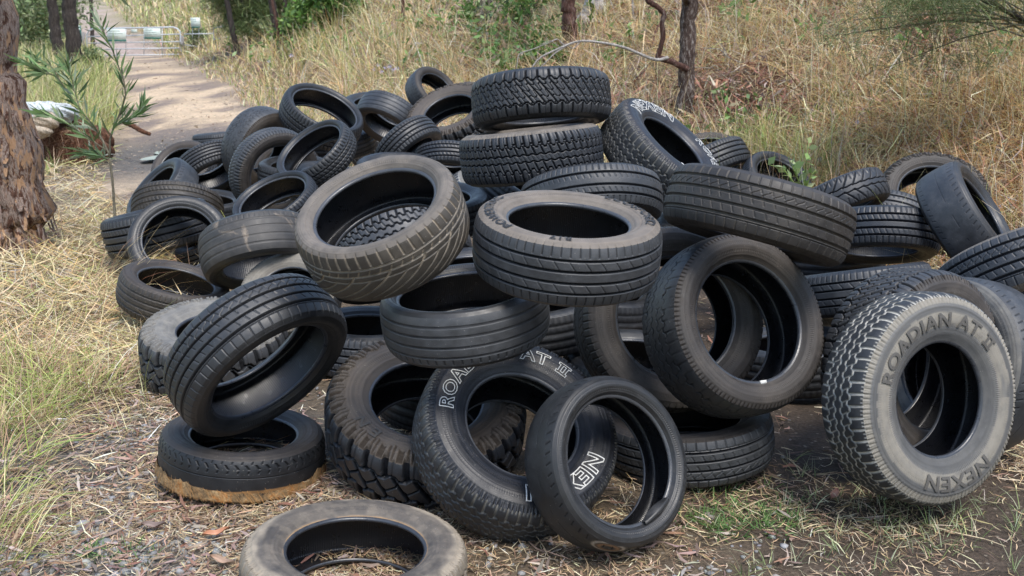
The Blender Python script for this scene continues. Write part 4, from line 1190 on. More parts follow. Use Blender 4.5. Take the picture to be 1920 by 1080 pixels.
blades('edge_grass', P, rng.uniform(0, 2*PI, n), rng.uniform(.08, .32, n), np.abs(rng.normal(.6, .35, n)), rng.uniform(.1, 1.2, n), np.maximum(.005, .0008*dist)*rng.uniform(.7, 1.4, n),
       pick([STRAWC, LIME, PINK, GREEN, GOLD], [2, 1.6, 1.2, .8, 1], n), 3)
# unseen foliage behind and beside the camera, added to block low sky light
n = 26000; a = rng.uniform(-.35*PI, 1.35*PI, n)+PI; rr = rng.uniform(15, 26, n); h = rng.uniform(.5, 13, n)
a = np.concatenate([a[:n]]); P = np.stack([rr*np.cos(a), 4+rr*np.sin(a), h], 1)
P = P[(P[:, 1] < 3)]; n = len(P); cl_ = fbm(P[:, 0]*.35+20, P[:, 1]*.35+P[:, 2]*.4+20); P = P[cl_ > .42]; n = len(P)
d_ = rng.normal(0, 1, (n, 3)); d_ /= np.linalg.norm(d_, axis=1)[:, None]; s_ = np.cross(d_, rng.normal(0, 1, (n, 3))); s_ /= np.linalg.norm(s_, axis=1)[:, None]
L = rng.uniform(.3, .8, n)[:, None]
V = np.stack([P, P+d_*L*.5+s_*L*.28, P+d_*L, P+d_*L*.5-s_*L*.28], 1).reshape(-1, 3)
me = fast_mesh('sky_block_foliage', V, np.arange(n*4).reshape(-1, 4)); add_col(me, 'Col', np.repeat(pick([(.07, .11, .035), (.11, .15, .05), (.16, .15, .09)], [2, 2, 1], n), 4, 0))
tag(obj('sky_block_foliage', me, LEAF), kind='stuff')

# green undergrowth and rusty fallen leaves in the bank's hollows
cs = []
for (u0, v0, su, sv, m_) in ((960, 75, 110, 45, 26), (560, 110, 120, 30, 14), (1420, 35, 120, 30, 7), (1380, 255, 60, 30, 5), (1820, 60, 80, 50, 7), (900, 130, 60, 20, 8)):
    q, _ = raycast(rng.normal(u0, su, m_), rng.normal(v0, sv, m_)); cs.append(q)
cs = np.concatenate(cs); cs = cs[foot(cs[:, 0], cs[:, 1]) > .1]
n = len(cs)*46; c = np.repeat(cs, 46, 0); rr = np.repeat(rng.uniform(.08, .26, len(cs))*np.clip(cs[:, 1]/11, .8, 1.8), 46)
P = c+rng.normal(0, 1, (n, 3))*rr[:, None]*[.7, .7, .55]; P[:, 2] = np.maximum(P[:, 2]+rr*.8, gz(P[:, 0], P[:, 1])+.02)
d_ = rng.normal(0, 1, (n, 3)); d_ /= np.linalg.norm(d_, axis=1)[:, None]; s_ = np.cross(d_, rng.normal(0, 1, (n, 3))); s_ /= np.linalg.norm(s_, axis=1)[:, None]
L = (rng.uniform(.05, .12, n)*np.clip(P[:, 1]/10, .8, 1.8))[:, None]
V = np.stack([P, P+d_*L*.5+s_*L*.2, P+d_*L, P+d_*L*.5-s_*L*.2], 1).reshape(-1, 3)
me = fast_mesh('undergrowth', V, np.arange(n*4).reshape(-1, 4)); add_col(me, 'Col', np.repeat(pick([(.10, .19, .045), (.16, .26, .07), (.22, .30, .11), (.30, .24, .15)], [2, 2, 1.2, .8], n), 4, 0))
tag(obj('undergrowth', me, LEAF), kind='stuff')
P, u, v, dist = cloud(16000, 820, 1960, -20, 300)
dens = .8*region(u, v, 1370, 200, 150, 70)+.7*region(u, v, 960, 110, 150, 50)+.9*region(u, v, 1760, 110, 80, 70)+.6*region(u, v, 1400, 15, 220, 30)+.06
k = (rng.random(len(P)) < dens) & (foot(P[:, 0], P[:, 1]) > 0); P, dist = P[k], dist[k]; n = len(P); P[:, 2] += rng.uniform(.0, .10, n)
litter('rusty_leaf_litter', P, rng.uniform(.06, .16, n)*np.clip(dist/9, .8, 1.6), np.maximum(.015, .0022*dist)*rng.uniform(.5, 1.4, n),
       pick([(.26, .12, .075), (.36, .19, .12), (.17, .08, .055), (.44, .33, .26), (.10, .06, .045)], [2, 1.6, 1.6, 1, 1], n, .25), .4, LEAF, .01)
# dry stalks arching over the open dark tyre at the pile's left edge
c = np.array([gp(222, 575), gp(205, 600), gp(235, 590), gp(190, 570)])
n = 46; P = c[rng.integers(0, 4, n)]+rng.normal(0, .05, (n, 3))*[1, 1, 0]
blades('arching_stalks', P, rng.normal(.35, .45, n), rng.uniform(.3, .75, n), np.abs(rng.normal(.35, .2, n)), rng.uniform(.5, 1.5, n), np.full(n, .0042), pick([STRAWC, GOLD, (.40, .22, .13)], [2, 1.5, 1], n), 6)

# ------------------------------------------------------------------ trees, shrubs and the other things around
def bark(name, stops, scale=(6, 6, 1.2), rough=.85, bumps=.8, sharp=(.46, .54), patch=None):
    m, nt, b = new_mat(name)
    mp = N(nt, 'ShaderNodeMapping'); nt.links.new(coords(nt), mp.inputs[0]); mp.inputs['Scale'].default_value = scale
    a = noise(nt, 3.2, 8, .68, mp.outputs[0], .5); f = noise(nt, 14, 6, .7, mp.outputs[0])
    col = ramp(nt, a, stops)
    col = mix(nt, 1., col, ramp(nt, f, [(.3, .45), (.65, 1.35)]), 'MULTIPLY')
    if patch:
        p = noise(nt, 1.5, 6, .6, mp.outputs[0], .8)
        col = mix(nt, ramp(nt, p, [(sharp[0], 0.), (sharp[1], 1.)]), col, mix(nt, f, patch[0], patch[1]))
    nt.links.new(col, b.inputs['Base Color']); b.inputs['Roughness'].default_value = rough
    b.inputs['Specular IOR Level'].default_value = .25
    bump(nt, b, math_(nt, 'ADD', a, math_(nt, 'MULTIPLY', f, .6)), bumps, .03)
    return m
B_GUM = bark('flaking_gum_bark', [(.34, (.045, .022, .015)), (.45, (.12, .058, .038)), (.52, (.33, .26, .22)), (.60, (.25, .16, .12)), (.70, (.07, .034, .022))], (9, 9, 2.4),
             patch=((.34, .16, .07), (.54, .37, .24)), sharp=(.535, .565))
B_DARK = bark('dark_ironbark', [(.3, (.018, .014, .012)), (.55, (.06, .048, .042)), (.75, (.14, .12, .105))], (9, 9, 1.5))
B_RED = bark('red_brown_bark', [(.3, (.035, .017, .014)), (.55, (.11, .055, .042)), (.72, (.30, .25, .22))], (10, 10, 2.2))
B_FLECK = bark('flecked_bark', [(.3, (.035, .022, .018)), (.52, (.10, .068, .055)), (.62, (.34, .30, .27)), (.75, (.13, .09, .075))], (16, 16, 4))
B_PALE = bark('pale_smooth_bark', [(.3, (.30, .25, .22)), (.55, (.46, .42, .39)), (.75, (.36, .28, .23))], (4, 4, 1.6), .7, .3)
B_GREY = bark('grey_dead_wood', [(.3, (.16, .14, .125)), (.6, (.42, .39, .36)), (.8, (.30, .27, .24))], (14, 14, 5), .8, .5)
B_TWIG = bark('green_brown_stem', [(.3, (.10, .085, .06)), (.6, (.20, .18, .13)), (.8, (.26, .24, .20))], (14, 14, 5), .7, .3)

def leaves(name, P, size, asp, cols, wts, parent, mat=LEAF, droop=.3, var=.3, origin=(0, 0, 0), dirs=None):
    """many single leaves, each a folded lance-shaped face"""
    P = np.asarray(P); n = len(P)
    d = rng.normal(0, 1, (n, 3)) if dirs is None else np.asarray(dirs)+rng.normal(0, .35, (n, 3))
    d[:, 2] -= droop; d /= np.linalg.norm(d, axis=1)[:, None]
    s = np.cross(d, rng.normal(0, 1, (n, 3))); s /= np.linalg.norm(s, axis=1)[:, None]
    L = size*rng.uniform(.6, 1.35, n)[:, None]; w_ = L*asp*.5
    nn = np.cross(d, s)
    V = np.stack([P, P+d*L*.45+s*w_+nn*L*.06, P+d*L, P+d*L*.45-s*w_+nn*L*.06], 1).reshape(-1, 3)-np.asarray(origin)
    F = np.arange(n*4).reshape(-1, 4)
    me = fast_mesh(name, V, F); add_col(me, 'Col', np.repeat(pick(cols, wts, n, var), 4, 0))
    return obj(name, me, mat, parent)
G_BROAD = ([(.085, .17, .035), (.14, .24, .05), (.05, .105, .025), (.22, .30, .09)], [2.4, 2, 1.6, .9])
G_DULL = ([(.14, .19, .075), (.21, .25, .11), (.085, .12, .05), (.31, .33, .18)], [2, 2, 1.4, 1])
def blob_points(c, rad, n, clumps=12, tight=.34):
    cc = rng.normal(0, .5, (clumps, 3)); cc /= np.maximum(1, np.linalg.norm(cc, axis=1))[:, None]
    i = rng.integers(0, clumps, n)
    return np.asarray(c)+(cc[i]+rng.normal(0, tight, (n, 3))*rng.uniform(.6, 1.2, clumps)[i, None])*np.asarray(rad)

def tree(label, base, path, r0, r1, mat, n_side=12, crown=None, wob=.06, group=None, limbs=4, seed=1, flare=1.0, name='tree', extra=None):
    base = np.asarray(base, float)
    t = empty(name, base, label, 'tree', group)
    path = np.asarray(path, float)
    k = np.linspace(0, 1, 26)
    seg = np.linspace(0, 1, len(path))
    C_ = np.stack([np.interp(k, seg, path[:, j]) for j in range(3)], 1)
    r2 = np.random.default_rng(seed)
    C_[1:-1] += r2.normal(0, r0*.10, (24, 3))
    R_ = r0+(r1-r0)*k
    R_ = R_*(1+flare*.55*np.exp(-k*len(k)*.42))
    mb = MB(); mb.tube(C_+[0, 0, -.05], R_, n_side, True, wob, seed)
    if extra: extra(mb)
    mb.build('trunk', mat, t)
    if crown:
        top = C_[-1]
        rad = crown[0]; lm = MB()
        for j in range(limbs):
            kk = r2.integers(15, 25); a = r2.uniform(0, 2*PI); e = r2.uniform(.35, 1.)
            d = np.array([math.cos(a), math.sin(a), e])*rad*r2.uniform(.7, 1.1)
            s = C_[kk]
            lm.tube(np.array([s, s+d*.35+[0, 0, .05*rad], s+d*.7, s+d]), [R_[kk]*.5, R_[kk]*.36, R_[kk]*.22, R_[kk]*.08], 6)
        lm.build('limbs', mat, t)
        leaves('crown', blob_points(top+np.array([0, 0, rad*.4]), (rad, rad, rad*.75), crown[1], 14), crown[2], crown[3], *crown[4], t, droop=.6)
    return t
def up_path(base, uv_top, y=None, extra=1.5):
    """trunk line from its foot to the picture's top and on above it"""
    y = base[1] if y is None else y
    top = at(*uv_top, y); d = (top-base)/max(top[2]-base[2], .1)
    return [[0, 0, 0], (top-base)*.5, top-base, top-base+d*extra]

# the big flaking gum at the left edge
b0 = gp(28, 462)
b0 = np.array([b0[0]-.03, b0[1], b0[2]])
p = [at(34, 470, b0[1])-b0, at(34, 380, b0[1])-b0, at(22, 290, b0[1])-b0, at(0, 190, b0[1])-b0, at(-14, 90, b0[1])-b0, at(-24, 0, b0[1])-b0, at(-70, -160, b0[1])-b0, at(-100, -420, b0[1])-b0]
p = np.array(p); p[0] = (0, 0, -.03)
def loose_bark(sl):
    r2 = np.random.default_rng(11)
    for _ in range(46):                                         # curling strips of loose bark
        k = r2.uniform(.02, .45); a = r2.uniform(-2.9, .2)
        c = np.array([np.interp(k, np.linspace(0, 1, 8), p[:, j]) for j in range(3)])
        rr = .225-.075*k+.30*.225*math.exp(-k*10)
        t_ = np.array([-math.sin(a), math.cos(a), 0]); o_ = np.array([math.cos(a), math.sin(a), 0])
        L = r2.uniform(.06, .22); wv = r2.uniform(.012, .035); q0 = c+o_*(rr+.002)
        V = [q0-t_*wv, q0+t_*wv, q0-t_*wv*.8+o_*.012-[0, 0, L*.6], q0+t_*wv*.8+o_*.014-[0, 0, L*.6], q0-t_*wv*.3+o_*.035-[0, 0, L], q0+t_*wv*.3+o_*.04-[0, 0, L]]
        sl.add(V, [[0, 1, 3, 2], [2, 3, 5, 4]])
gt = tree('large gum tree with flaking orange, grey and brown bark at the left edge', b0, p, .205, .165, B_GUM, 36, (1.6, 1500, .14, .22, G_DULL), .02, seed=3, flare=.22, extra=loose_bark)

# the two dark trunks beyond, and thin ones near the gate
def simple_tree(label, ub, vb, ut, width_px, mat, ymax=None, crown=True, group=None, seed=1, h=3., cr=1.6, name='tree'):
    b_ = gp(ub, vb)
    r = width_px/2*b_[1]/FPX
    return tree(label, b_, up_path(b_, (ut, -10), None, h), r, r*.72, mat, 14, (cr, 900, .16, .25, G_DULL) if crown else None, .07, group, seed=seed, name=name)
simple_tree('dark barked trunk, left one of the two standing in tall grass left of the gate', 112, 128, 96, 20, B_DARK, seed=4, h=5)
simple_tree('dark barked trunk with a wide foot, right one of the two left of the gate', 146, 150, 128, 28, B_DARK, seed=5, h=5)
simple_tree('pole-thin dark tree on the track side just behind the gate', 174, 92, 170, 7, B_DARK, crown=False, seed=6, h=3)
simple_tree('leaning thin dark tree right of the gate, feathery twigs around it', 447, 108, 424, 11, B_DARK, seed=7, h=3, cr=1.2)
simple_tree('slender dark stem close beside the leaning thin tree by the gate', 470, 92, 452, 5, B_DARK, crown=False, seed=8)
simple_tree('slanting dark tree with bare side twigs left of the green shrub', 526, 90, 508, 15, B_DARK, seed=9, h=3, cr=1.2)
simple_tree('thin red-brown stem leaning across the slanting dark tree', 531, 98, 508, 6, B_RED, crown=False, seed=10)
simple_tree('thin dark tree just left of the broad-leaved green shrub', 541, 84, 533, 8, B_DARK, crown=False, seed=12)
simple_tree('thin pale stem rising through the broad-leaved green shrub', 625, 46, 624, 4, B_GREY, crown=False, seed=13)
simple_tree('dark stem above the tall straw grass at the top of the bank', 756, 66, 755, 7, B_RED, crown=False, seed=14)
simple_tree('red-brown rough tree trunk beside the pale smooth trunk at the top', 1072, 96, 1064, 30, B_RED, seed=15, h=3)
simple_tree('pale smooth gum trunk at the top beside the red-brown trunk', 1106, 44, 1114, 40, B_PALE, seed=16, h=3)
simple_tree('thin white dead stem standing in the bank grass at the top', 1188, 44, 1186, 4, B_GREY, crown=False, seed=17, h=.6)
b_ = gp(1284, 216)
tree('slim flecked trunk standing behind the white lettered leaning tyre', b_, up_path(b_, (1292, -10), None, 3.5), 15.5*b_[1]/FPX, 12.5*b_[1]/FPX, B_FLECK, 14, (1.4, 900, .14, .25, G_DULL), .06, seed=18, flare=.25)

# the crooked dark stem and the dead bleached branch
yb = b_[1]-.15
pts = [(1290, 132), (1262, 116), (1232, 108), (1238, 92), (1243, 70), (1241, 44), (1246, 26), (1232, 12), (1214, 2), (1205, -20), (1210, -60)]
P_ = np.array([at(u_, v_, yb) for u_, v_ in pts])
t = empty('crooked_tree', P_[0], 'crooked dark stem bending up from the slim flecked trunk', 'tree')
kk = np.linspace(0, 1, 50); sg = np.linspace(0, 1, len(P_))
Q_ = np.stack([np.interp(kk, sg, P_[:, j]) for j in range(3)], 1)
mb = MB(); mb.tube(Q_-P_[0], np.interp(kk, [0, .25, .8, 1], [.034, .026, .026, .012]), 9, True, .09, 3); mb.build('stem', B_RED, t)
def twig_thing(name, label, cat, lines, mat, y, part='branch', dy=.0):
    P0 = at(*lines[0][0][0], y)
    t = empty(name, P0, label, cat)
    for k_, (pl, r0, r1) in enumerate(lines):
        P_ = np.array([at(u_, v_, y+dy*i) for i, (u_, v_) in enumerate(pl)])-P0
        kk = np.linspace(0, 1, 24); sg = np.linspace(0, 1, len(P_))
        # smooth the bends
        Q_ = np.stack([np.interp(kk, sg, P_[:, j]) for j in range(3)], 1)
        Q_[1:-1] = (Q_[:-2]+Q_[1:-1]*2+Q_[2:])/4
        mb = MB(); mb.tube(Q_, np.linspace(r0, r1, 24), 7, True, .06, k_); mb.build(part if k_ == 0 else 'side_twig', mat, t)
    return t
twig_thing('dead_branch', 'bleached dead branch arching over the grass behind the topmost tyre', 'branch',
   [([(1252, 108), (1232, 114), (1205, 104), (1170, 88), (1130, 80), (1085, 75), (1050, 90), (1010, 108), (996, 130)], .016, .007),
    ([(1072, 80), (1040, 100), (1008, 132)], .008, .004), ([(1060, 88), (1045, 72), (1030, 80), (1000, 92), (972, 100), (968, 130)], .006, .003),
    ([(1090, 76), (1075, 92), (1062, 84), (1050, 80)], .005, .003), ([(1040, 100), (1050, 88), (1032, 76), (1012, 84)], .004, .002)], B_GREY, yb-1.1, 'branch', -.05)
twig_thing('dead_twig', 'grey dead twig lying on the litter right of the flecked trunk', 'branch',
   [([(1390, 118), (1365, 108), (1350, 92), (1318, 90)], .008, .003), ([(1365, 108), (1358, 90), (1340, 70)], .005, .002), ([(1380, 150), (1340, 128), (1300, 126)], .006, .003)], B_GREY, gp(1380, 130)[1], 'branch')

# shrubs
def shrub(label, ub, vb, rad_px, n, size, asp, cols, h_px=None, name='shrub', droop=.2, stems=7, clumps=16, tight=.3):
    b_ = gp(ub, vb); s = b_[1]/FPX; r = rad_px*s; h = (h_px or rad_px*1.4)*s
    t = empty(name, b_, label, 'shrub')
    mb = MB()
    for k in range(stems):
        a = rng.uniform(0, 2*PI); q = np.array([math.cos(a)*r*rng.uniform(.2, .7), math.sin(a)*r*rng.uniform(.2, .7), h*rng.uniform(.5, .95)])
        mb.tube(np.array([[0, 0, -.03], q*.4+[0, 0, .1*h], q]), [.014*r+.006, .008*r+.004, .003], 5)
    mb.build('stems', B_TWIG, t)
    P_ = blob_points((0, 0, h*.55), (r, r, h*.55), n, clumps, tight); P_[:, 2] = np.abs(P_[:, 2])+.02
    leaves('foliage', P_, size, asp, *cols, t, droop=droop)
    return t
shrub('broad-leaved bright green shrub at the top of the straw bank', 618, 58, 62, 3800, .17, .5, G_BROAD, 90)
shrub('small green shrub at the foot of the broad-leaved shrub', 556, 84, 34, 1500, .13, .5, G_BROAD, 40)
shrub('dull green bushy shrub behind the two dark trunks', 70, 112, 70, 4200, .2, .34, G_DULL, 150)
shrub('bright leafy green shrub left of the two dark trunks, behind the gum', 52, 92, 44, 3000, .16, .36, G_BROAD, 110)
shrub('olive thicket between the leaning thin tree and the slanting dark tree', 492, 84, 34, 1500, .14, .24, G_DULL, 46)
shrub('low dark green shrub left of the gate at the track\'s edge', 176, 150, 30, 2200, .17, .2, G_DULL, 46, droop=-.3)
shrub('leafy sprig shrub by the rusty litter, left of the dead branch', 888, 62, 36, 420, .11, .3, G_BROAD, 46)
shrub('narrow-leaved green shrub above the dead branch', 990, 48, 46, 900, .14, .2, G_BROAD, 70)
shrub('small fern-green shrub under the dead branch', 1012, 126, 28, 520, .10, .3, G_BROAD, 38)
shrub('small spiky green shrub just right of the dead branch\'s tip', 1048, 128, 20, 260, .12, .16, G_BROAD, 30)
shrub('olive bush between the fence rails and the leaning thin tree', 372, 92, 18, 700, .16, .3, G_DULL, 30)

# feathery she-oaks: thin drooping needles along twigs
def sheoak(label, c, rad, n, L, cols, base, lean_to=None):
    base = np.asarray(base); t = empty('sheoak_tree', base, label, 'tree')
    mb = MB(); c = np.asarray(c)-base
    mb.tube(np.array([[0, 0, 0], c*.5, c]), [.03, .022, .01], 7, True, .05)
    mb.build('trunk', B_DARK, t)
    tips = blob_points(c, rad, 60, 20, .3); bm = MB()
    for q in tips[:26]:
        bm.tube(np.array([c*.6+q*.0+rng.normal(0, .05, 3), (c*.6+q)/2+[0, 0, .08], q]), [.008, .005, .002], 4)
    bm.build('limbs', B_TWIG, t)
    P_ = tips[rng.integers(0, 60, n)]+rng.normal(0, .16, (n, 3))*np.asarray(rad)
    az = rng.uniform(0, 2*PI, n)
    o = blades('crown', P_, az, rng.uniform(.5, 1.2, n)*L, rng.uniform(.6, 2.2, n), rng.uniform(.1, .9, n), np.full(n, max(.003, .00055*(base[1]))), pick(*cols, n, .25), 3)
    del o['kind']; o.parent = t
    return t
OL = ([(.12, .17, .06), (.18, .22, .09), (.24, .27, .13), (.09, .12, .05)], [2, 2, 1.2, 1])
b_ = gp(2120, 130)
sheoak('feathery green she-oak hanging into the top right corner', at(1840, 0, b_[1]-.3), (.8, .6, .5), 3600, .34, OL, b_)
b_ = gp(498, 70)
sheoak('misty olive she-oak foliage between the gate trees and green shrub', at(478, 14, b_[1]-1), (1.3, 1.2, .75), 9000, .55, OL, b_)
b_ = gp(30, 60)
sheoak('pale feathery tree high behind the two dark trunks', at(40, -10, b_[1]-2), (2.2, 1.6, 1.2), 7000, .7, OL, b_)

# shaggy grass-tree trunk with dead skirts
b_ = gp(918, 56)
t = empty('grass_tree', b_, 'grass tree with shaggy grey dead skirts at the top of the bank', 'plant')
mb = MB(); s = b_[1]/FPX
mb.tube(np.array([[0, 0, 0], [0, 0, 50*s], [.02, 0, 110*s]]), [7*s, 6*s, 6*s], 9, True, .1); mb.build('trunk', B_DARK, t)
n = 1500; zz = rng.choice([18, 38, 60, 84], n)*s+rng.normal(0, 3*s, n); a = rng.uniform(0, 2*PI, n)
o = blades('dead_skirt', np.stack([np.cos(a)*7*s, np.sin(a)*7*s, zz], 1), a, rng.uniform(14, 30, n)*s, rng.uniform(1.4, 2.2, n), rng.uniform(.6, 1.3, n), np.full(n, .0075),
           pick([GREY, (.44, .38, .30), (.27, .22, .17)], [2, 2, 1], n), 3)
del o['kind']; o.parent = t

# the narrow-leaved sapling in front of the track
ys = gp(218, 488)[1]
S0 = at(218, 488, ys); S0[2] = gz(S0[0], S0[1])
sap = empty('sapling', S0, 'slender sapling with long narrow grey-green leaves left of the pile', 'tree')
stems = [([(218, 490), (216, 420), (212, 350), (206, 296)], .011, .0085, 0, 0),
 ([(206, 296), (206, 262), (214, 236), (226, 210), (236, 178), (232, 150), (222, 124), (212, 96), (196, 66), (190, 52)], .008, .003, 1, -.15),
 ([(206, 292), (192, 262), (172, 232), (150, 205), (130, 178), (112, 150), (95, 122), (72, 112)], .0075, .003, 1, .12),
 ([(200, 282), (170, 262), (140, 240), (110, 222), (84, 214)], .005, .002, 1, -.1), ([(150, 205), (140, 172), (134, 146), (126, 120)], .004, .002, 1, .1),
 ([(212, 240), (236, 226), (256, 214), (268, 196)], .004, .002, 1, .1), ([(206, 300), (184, 290), (160, 286)], .004, .002, 1, .15), ([(100, 140), (78, 136), (52, 118)], .003, .0015, 1, .1)]
mb = MB(); LP = []; LD = []
for k_, (pl, r0, r1, lf_, dy) in enumerate(stems):
    Q = np.array([at(u_, v_, ys+dy*i/len(pl)) for i, (u_, v_) in enumerate(pl)])
    kk = np.linspace(0, 1, 30); sg = np.linspace(0, 1, len(Q)); Q = np.stack([np.interp(kk, sg, Q[:, j]) for j in range(3)], 1)
    if k_ == 0:
        m0 = MB(); m0.tube(Q-S0, np.linspace(r0, r1, 30), 8, True, .05); m0.build('trunk', B_TWIG, sap)
    else: mb.tube(Q-S0, np.linspace(r0, r1, 30), 6)
    if lf_:
        T_ = np.gradient(Q, axis=0); T_ /= np.linalg.norm(T_, axis=1)[:, None]
        for i in range(4, 30):
            for _ in range(2):
                a = rng.uniform(0, 2*PI); sd_ = np.array([math.cos(a), math.sin(a)*.8, .1])
                LP.append(Q[i]); LD.append(T_[i]*.95+sd_*.75)
mb.build('branch', B_TWIG, sap)
leaves('leaves', LP, .14, .12, [(.15, .24, .09), (.21, .31, .13), (.11, .17, .07), (.30, .36, .25)], [2, 2, 1.5, .7], sap, droop=.05, var=.2, origin=S0, dirs=LD)

# the uprooted clod with a sack and a stone on it
c0 = gp(118, 312)
s = c0[1]/FPX
def lump(name, c, rad, mat, amp=.16, freq=2.4, seed=0, parent=None, ns=64, flat=True):
    u_ = np.linspace(0, 2*PI, ns, endpoint=False); v_ = np.linspace(.02, PI-.02, ns//2)
    U, V_ = np.meshgrid(u_, v_, indexing='ij')
    d = np.stack([np.cos(U)*np.sin(V_), np.sin(U)*np.sin(V_), np.cos(V_)], -1)
    h = 1+amp*2*(fbm(d[..., 0]*freq+seed+d[..., 2]*1.7, d[..., 1]*freq+d[..., 2]*freq, 5)-.5)
    P_ = (d*h[..., None]*np.asarray(rad)).reshape(-1, 3)
    m = len(v_); i, j = np.meshgrid(np.arange(ns), np.arange(m-1), indexing='ij'); i2 = (i+1) % ns
    F = np.stack([i*m+j, i*m+j+1, i2*m+j+1, i2*m+j], -1).reshape(-1, 4)
    o = obj(name, fast_mesh(name, P_, F), mat, parent); o.location = c
    return o
B_CLOD = bark('fibrous_red_earth', [(.3, (.05, .022, .014)), (.5, (.15, .068, .04)), (.7, (.30, .17, .11))], (12, 12, 5), .95, 1.)
ce = at(125, 272, c0[1]+.3)
clod = lump('root_clod', ce, (88*s, 45*s, 46*s), B_CLOD, .26, 3.2, 2)
tag(clod, 'red-brown clod of earth and roots by the track, behind the sapling', 'earth clod')
n = 900; a = rng.uniform(0, 2*PI, n); P_ = np.stack([np.cos(a)*86*s*rng.uniform(.5, 1, n), -np.abs(np.sin(a))*44*s, rng.uniform(-30, 40, n)*s], 1)
o = blades('roots', P_, rng.uniform(-2.6, -.5, n), rng.uniform(.06, .22, n), rng.uniform(1.2, 2.6, n), rng.uniform(.1, .8, n), np.full(n, .006), pick([(.28, .15, .09), (.14, .07, .045), (.42, .30, .2)], [2, 2, 1], n), 3)
del o['kind']; o.parent = clod
M_SACK = bark('white_sack_cloth', [(.3, (.34, .33, .30)), (.5, (.60, .64, .66)), (.8, (.52, .56, .58))], (4, 4, 4), .75, .5)
M_STONE = bark('tan_sandstone', [(.3, (.30, .22, .15)), (.55, (.48, .40, .31)), (.75, (.58, .53, .46))], (5, 5, 5), .9, .5)
tag(lump('sack', at(88, 212, c0[1]+.1), (54*s, 34*s, 20*s), M_SACK, .36, 4.2, 5), 'crumpled white sack lying on the red-brown clod by the gum tree', 'sack')
tag(lump('stone', at(85, 226, c0[1]-.16), (26*s, 18*s, 17*s), M_STONE, .2, 2.2, 8), 'tan stone resting against the front of the white sack', 'stone')
tag(lump('stone', at(72, 246, c0[1]-.2), (24*s, 18*s, 13*s), M_STONE, .2, 2.2, 12), 'cream stone below the tan stone, on the red-brown clod', 'stone')
twig_thing('dead_stump', 'splintered red-brown log end beside the clod at the track\'s edge', 'log', [([(282, 252), (266, 246), (246, 234), (232, 228)], .022, .035)], B_CLOD, c0[1]+.5, 'log')

# gate across the track
M_GALV = flat_mat('galvanised_steel', (.48, .50, .52), .42, .5, .25, 20, .15)
M_POST = bark('weathered_post', [(.3, (.14, .13, .12)), (.6, (.30, .29, .28)), (.8, (.22, .2, .18))], (10, 10, 2))
M_SIGN = flat_mat('sign_white', (.56, .62, .57), .5, nscale=4, var=.08)
M_GRN = flat_mat('sign_green', (.02, .13, .10), .5, nscale=4, var=.1)
M_TXT = flat_mat('sign_print', (.36, .45, .40), .5, nscale=6, var=.2)
yg = gp(250, 108)[1]
G0 = at(252, 107, yg); G0[2] = gz(G0[0], G0[1])
def gpt(u_, v_, dy=0.): return at(u_, v_, yg+dy)-G0
gate = empty('metal_gate', G0, 'galvanised metal farm gate with two white signs across the track', 'gate')
mb = MB()
mb.tube([gpt(163, 104), gpt(163, 66), gpt(166, 58), gpt(174, 54), gpt(325, 51), gpt(333, 54), gpt(338, 60), gpt(339, 103), ], .031, 8, False)
mb.build('gate_frame', M_GALV, gate)
for v0, v1 in ((69, 64), (81, 78), (93, 90), (105, 102)):
    mb = MB(); mb.tube([gpt(164, v0), gpt(338, v1)], .023, 8); mb.build('rail', M_GALV, gate)
for uu in (236, 270, 304):
    mb = MB(); mb.tube([gpt(uu, 53), gpt(uu, 104)], .018, 8); mb.build('upright', M_GALV, gate)
def board(u0, v0, u1, v1, parent, origin, nm='sign_board', lines=3, dy=-.06, y=None, green=.14):
    y = yg if y is None else y
    a = at(u0, v0, y+dy)-origin; c = at(u1, v1, y+dy)-origin
    x0, x1, z1, z0 = a[0], c[0], a[2], c[2]; yy = a[1]; H = z1-z0; W_ = x1-x0
    mb = MB(); mb.box(((x0+x1)/2, yy, (z0+z1)/2), (W_, .012, H)); o = mb.build(nm, M_SIGN, parent, False)
    if green:
        m2 = MB(); m2.box(((x0+x1)/2, yy-.010, z0+H*green/2), (W_, .006, H*green)); m2.build('green_band', M_GRN, o, False)
    m3 = MB()
    for k in range(lines):
        wl = W_*rng.uniform(.45, .8)
        m3.box((x0+W_*.08+wl/2, yy-.009, z1-H*(.16+.2*k)), (wl, .004, H*.05))
    m3.build('print_lines', M_TXT, o, False)
board(200, 54, 237, 78, gate, G0, lines=3); board(269, 53, 302, 73, gate, G0, lines=3); board(246, 55, 257, 62, gate, G0, 'small_plate', 1, green=0)
p1 = empty('gate_post', at(160, 104, yg+.05), 'stout round steel gate post left of the gate', 'post')
mb = MB(); h = at(160, 60, yg)[2]-at(160, 104, yg)[2]; mb.tube([[0, 0, -.2], [0, 0, h]], .06, 14); mb.build('pole', M_POST, p1)
p2 = empty('gate_post', at(343, 101, yg+.05), 'weathered timber post at the right end of the gate', 'post')
mb = MB(); h = at(343, 67, yg)[2]-at(343, 101, yg)[2]; mb.tube([[0, 0, -.2], [.01, 0, h*.6], [.0, 0, h]], .075, 10, True, .06); mb.build('pole', M_POST, p2)
mb = MB(); mb.box((-.0, -.09, h*.55), (.14, .03, .16)); mb.build('latch_box', M_POST, p2, False)
r = empty('rail_fence', at(342, 64, yg+.1), 'pair of galvanised rails joining the gate post to the bent end frame', 'fence')
o0 = at(342, 64, yg+.1)
for a_, c_ in (((345, 64), (400, 63)), ((345, 84), (374, 88))):
    mb = MB(); mb.tube([at(*a_, yg+.1)-o0, at(*c_, yg+.1)-o0], .02, 8); mb.build('rail', M_GALV, r)
o0 = at(400, 74, yg-.4)
r = empty('pipe_fence', o0, 'galvanised pipe fence frame rising to the right of the gate', 'fence')
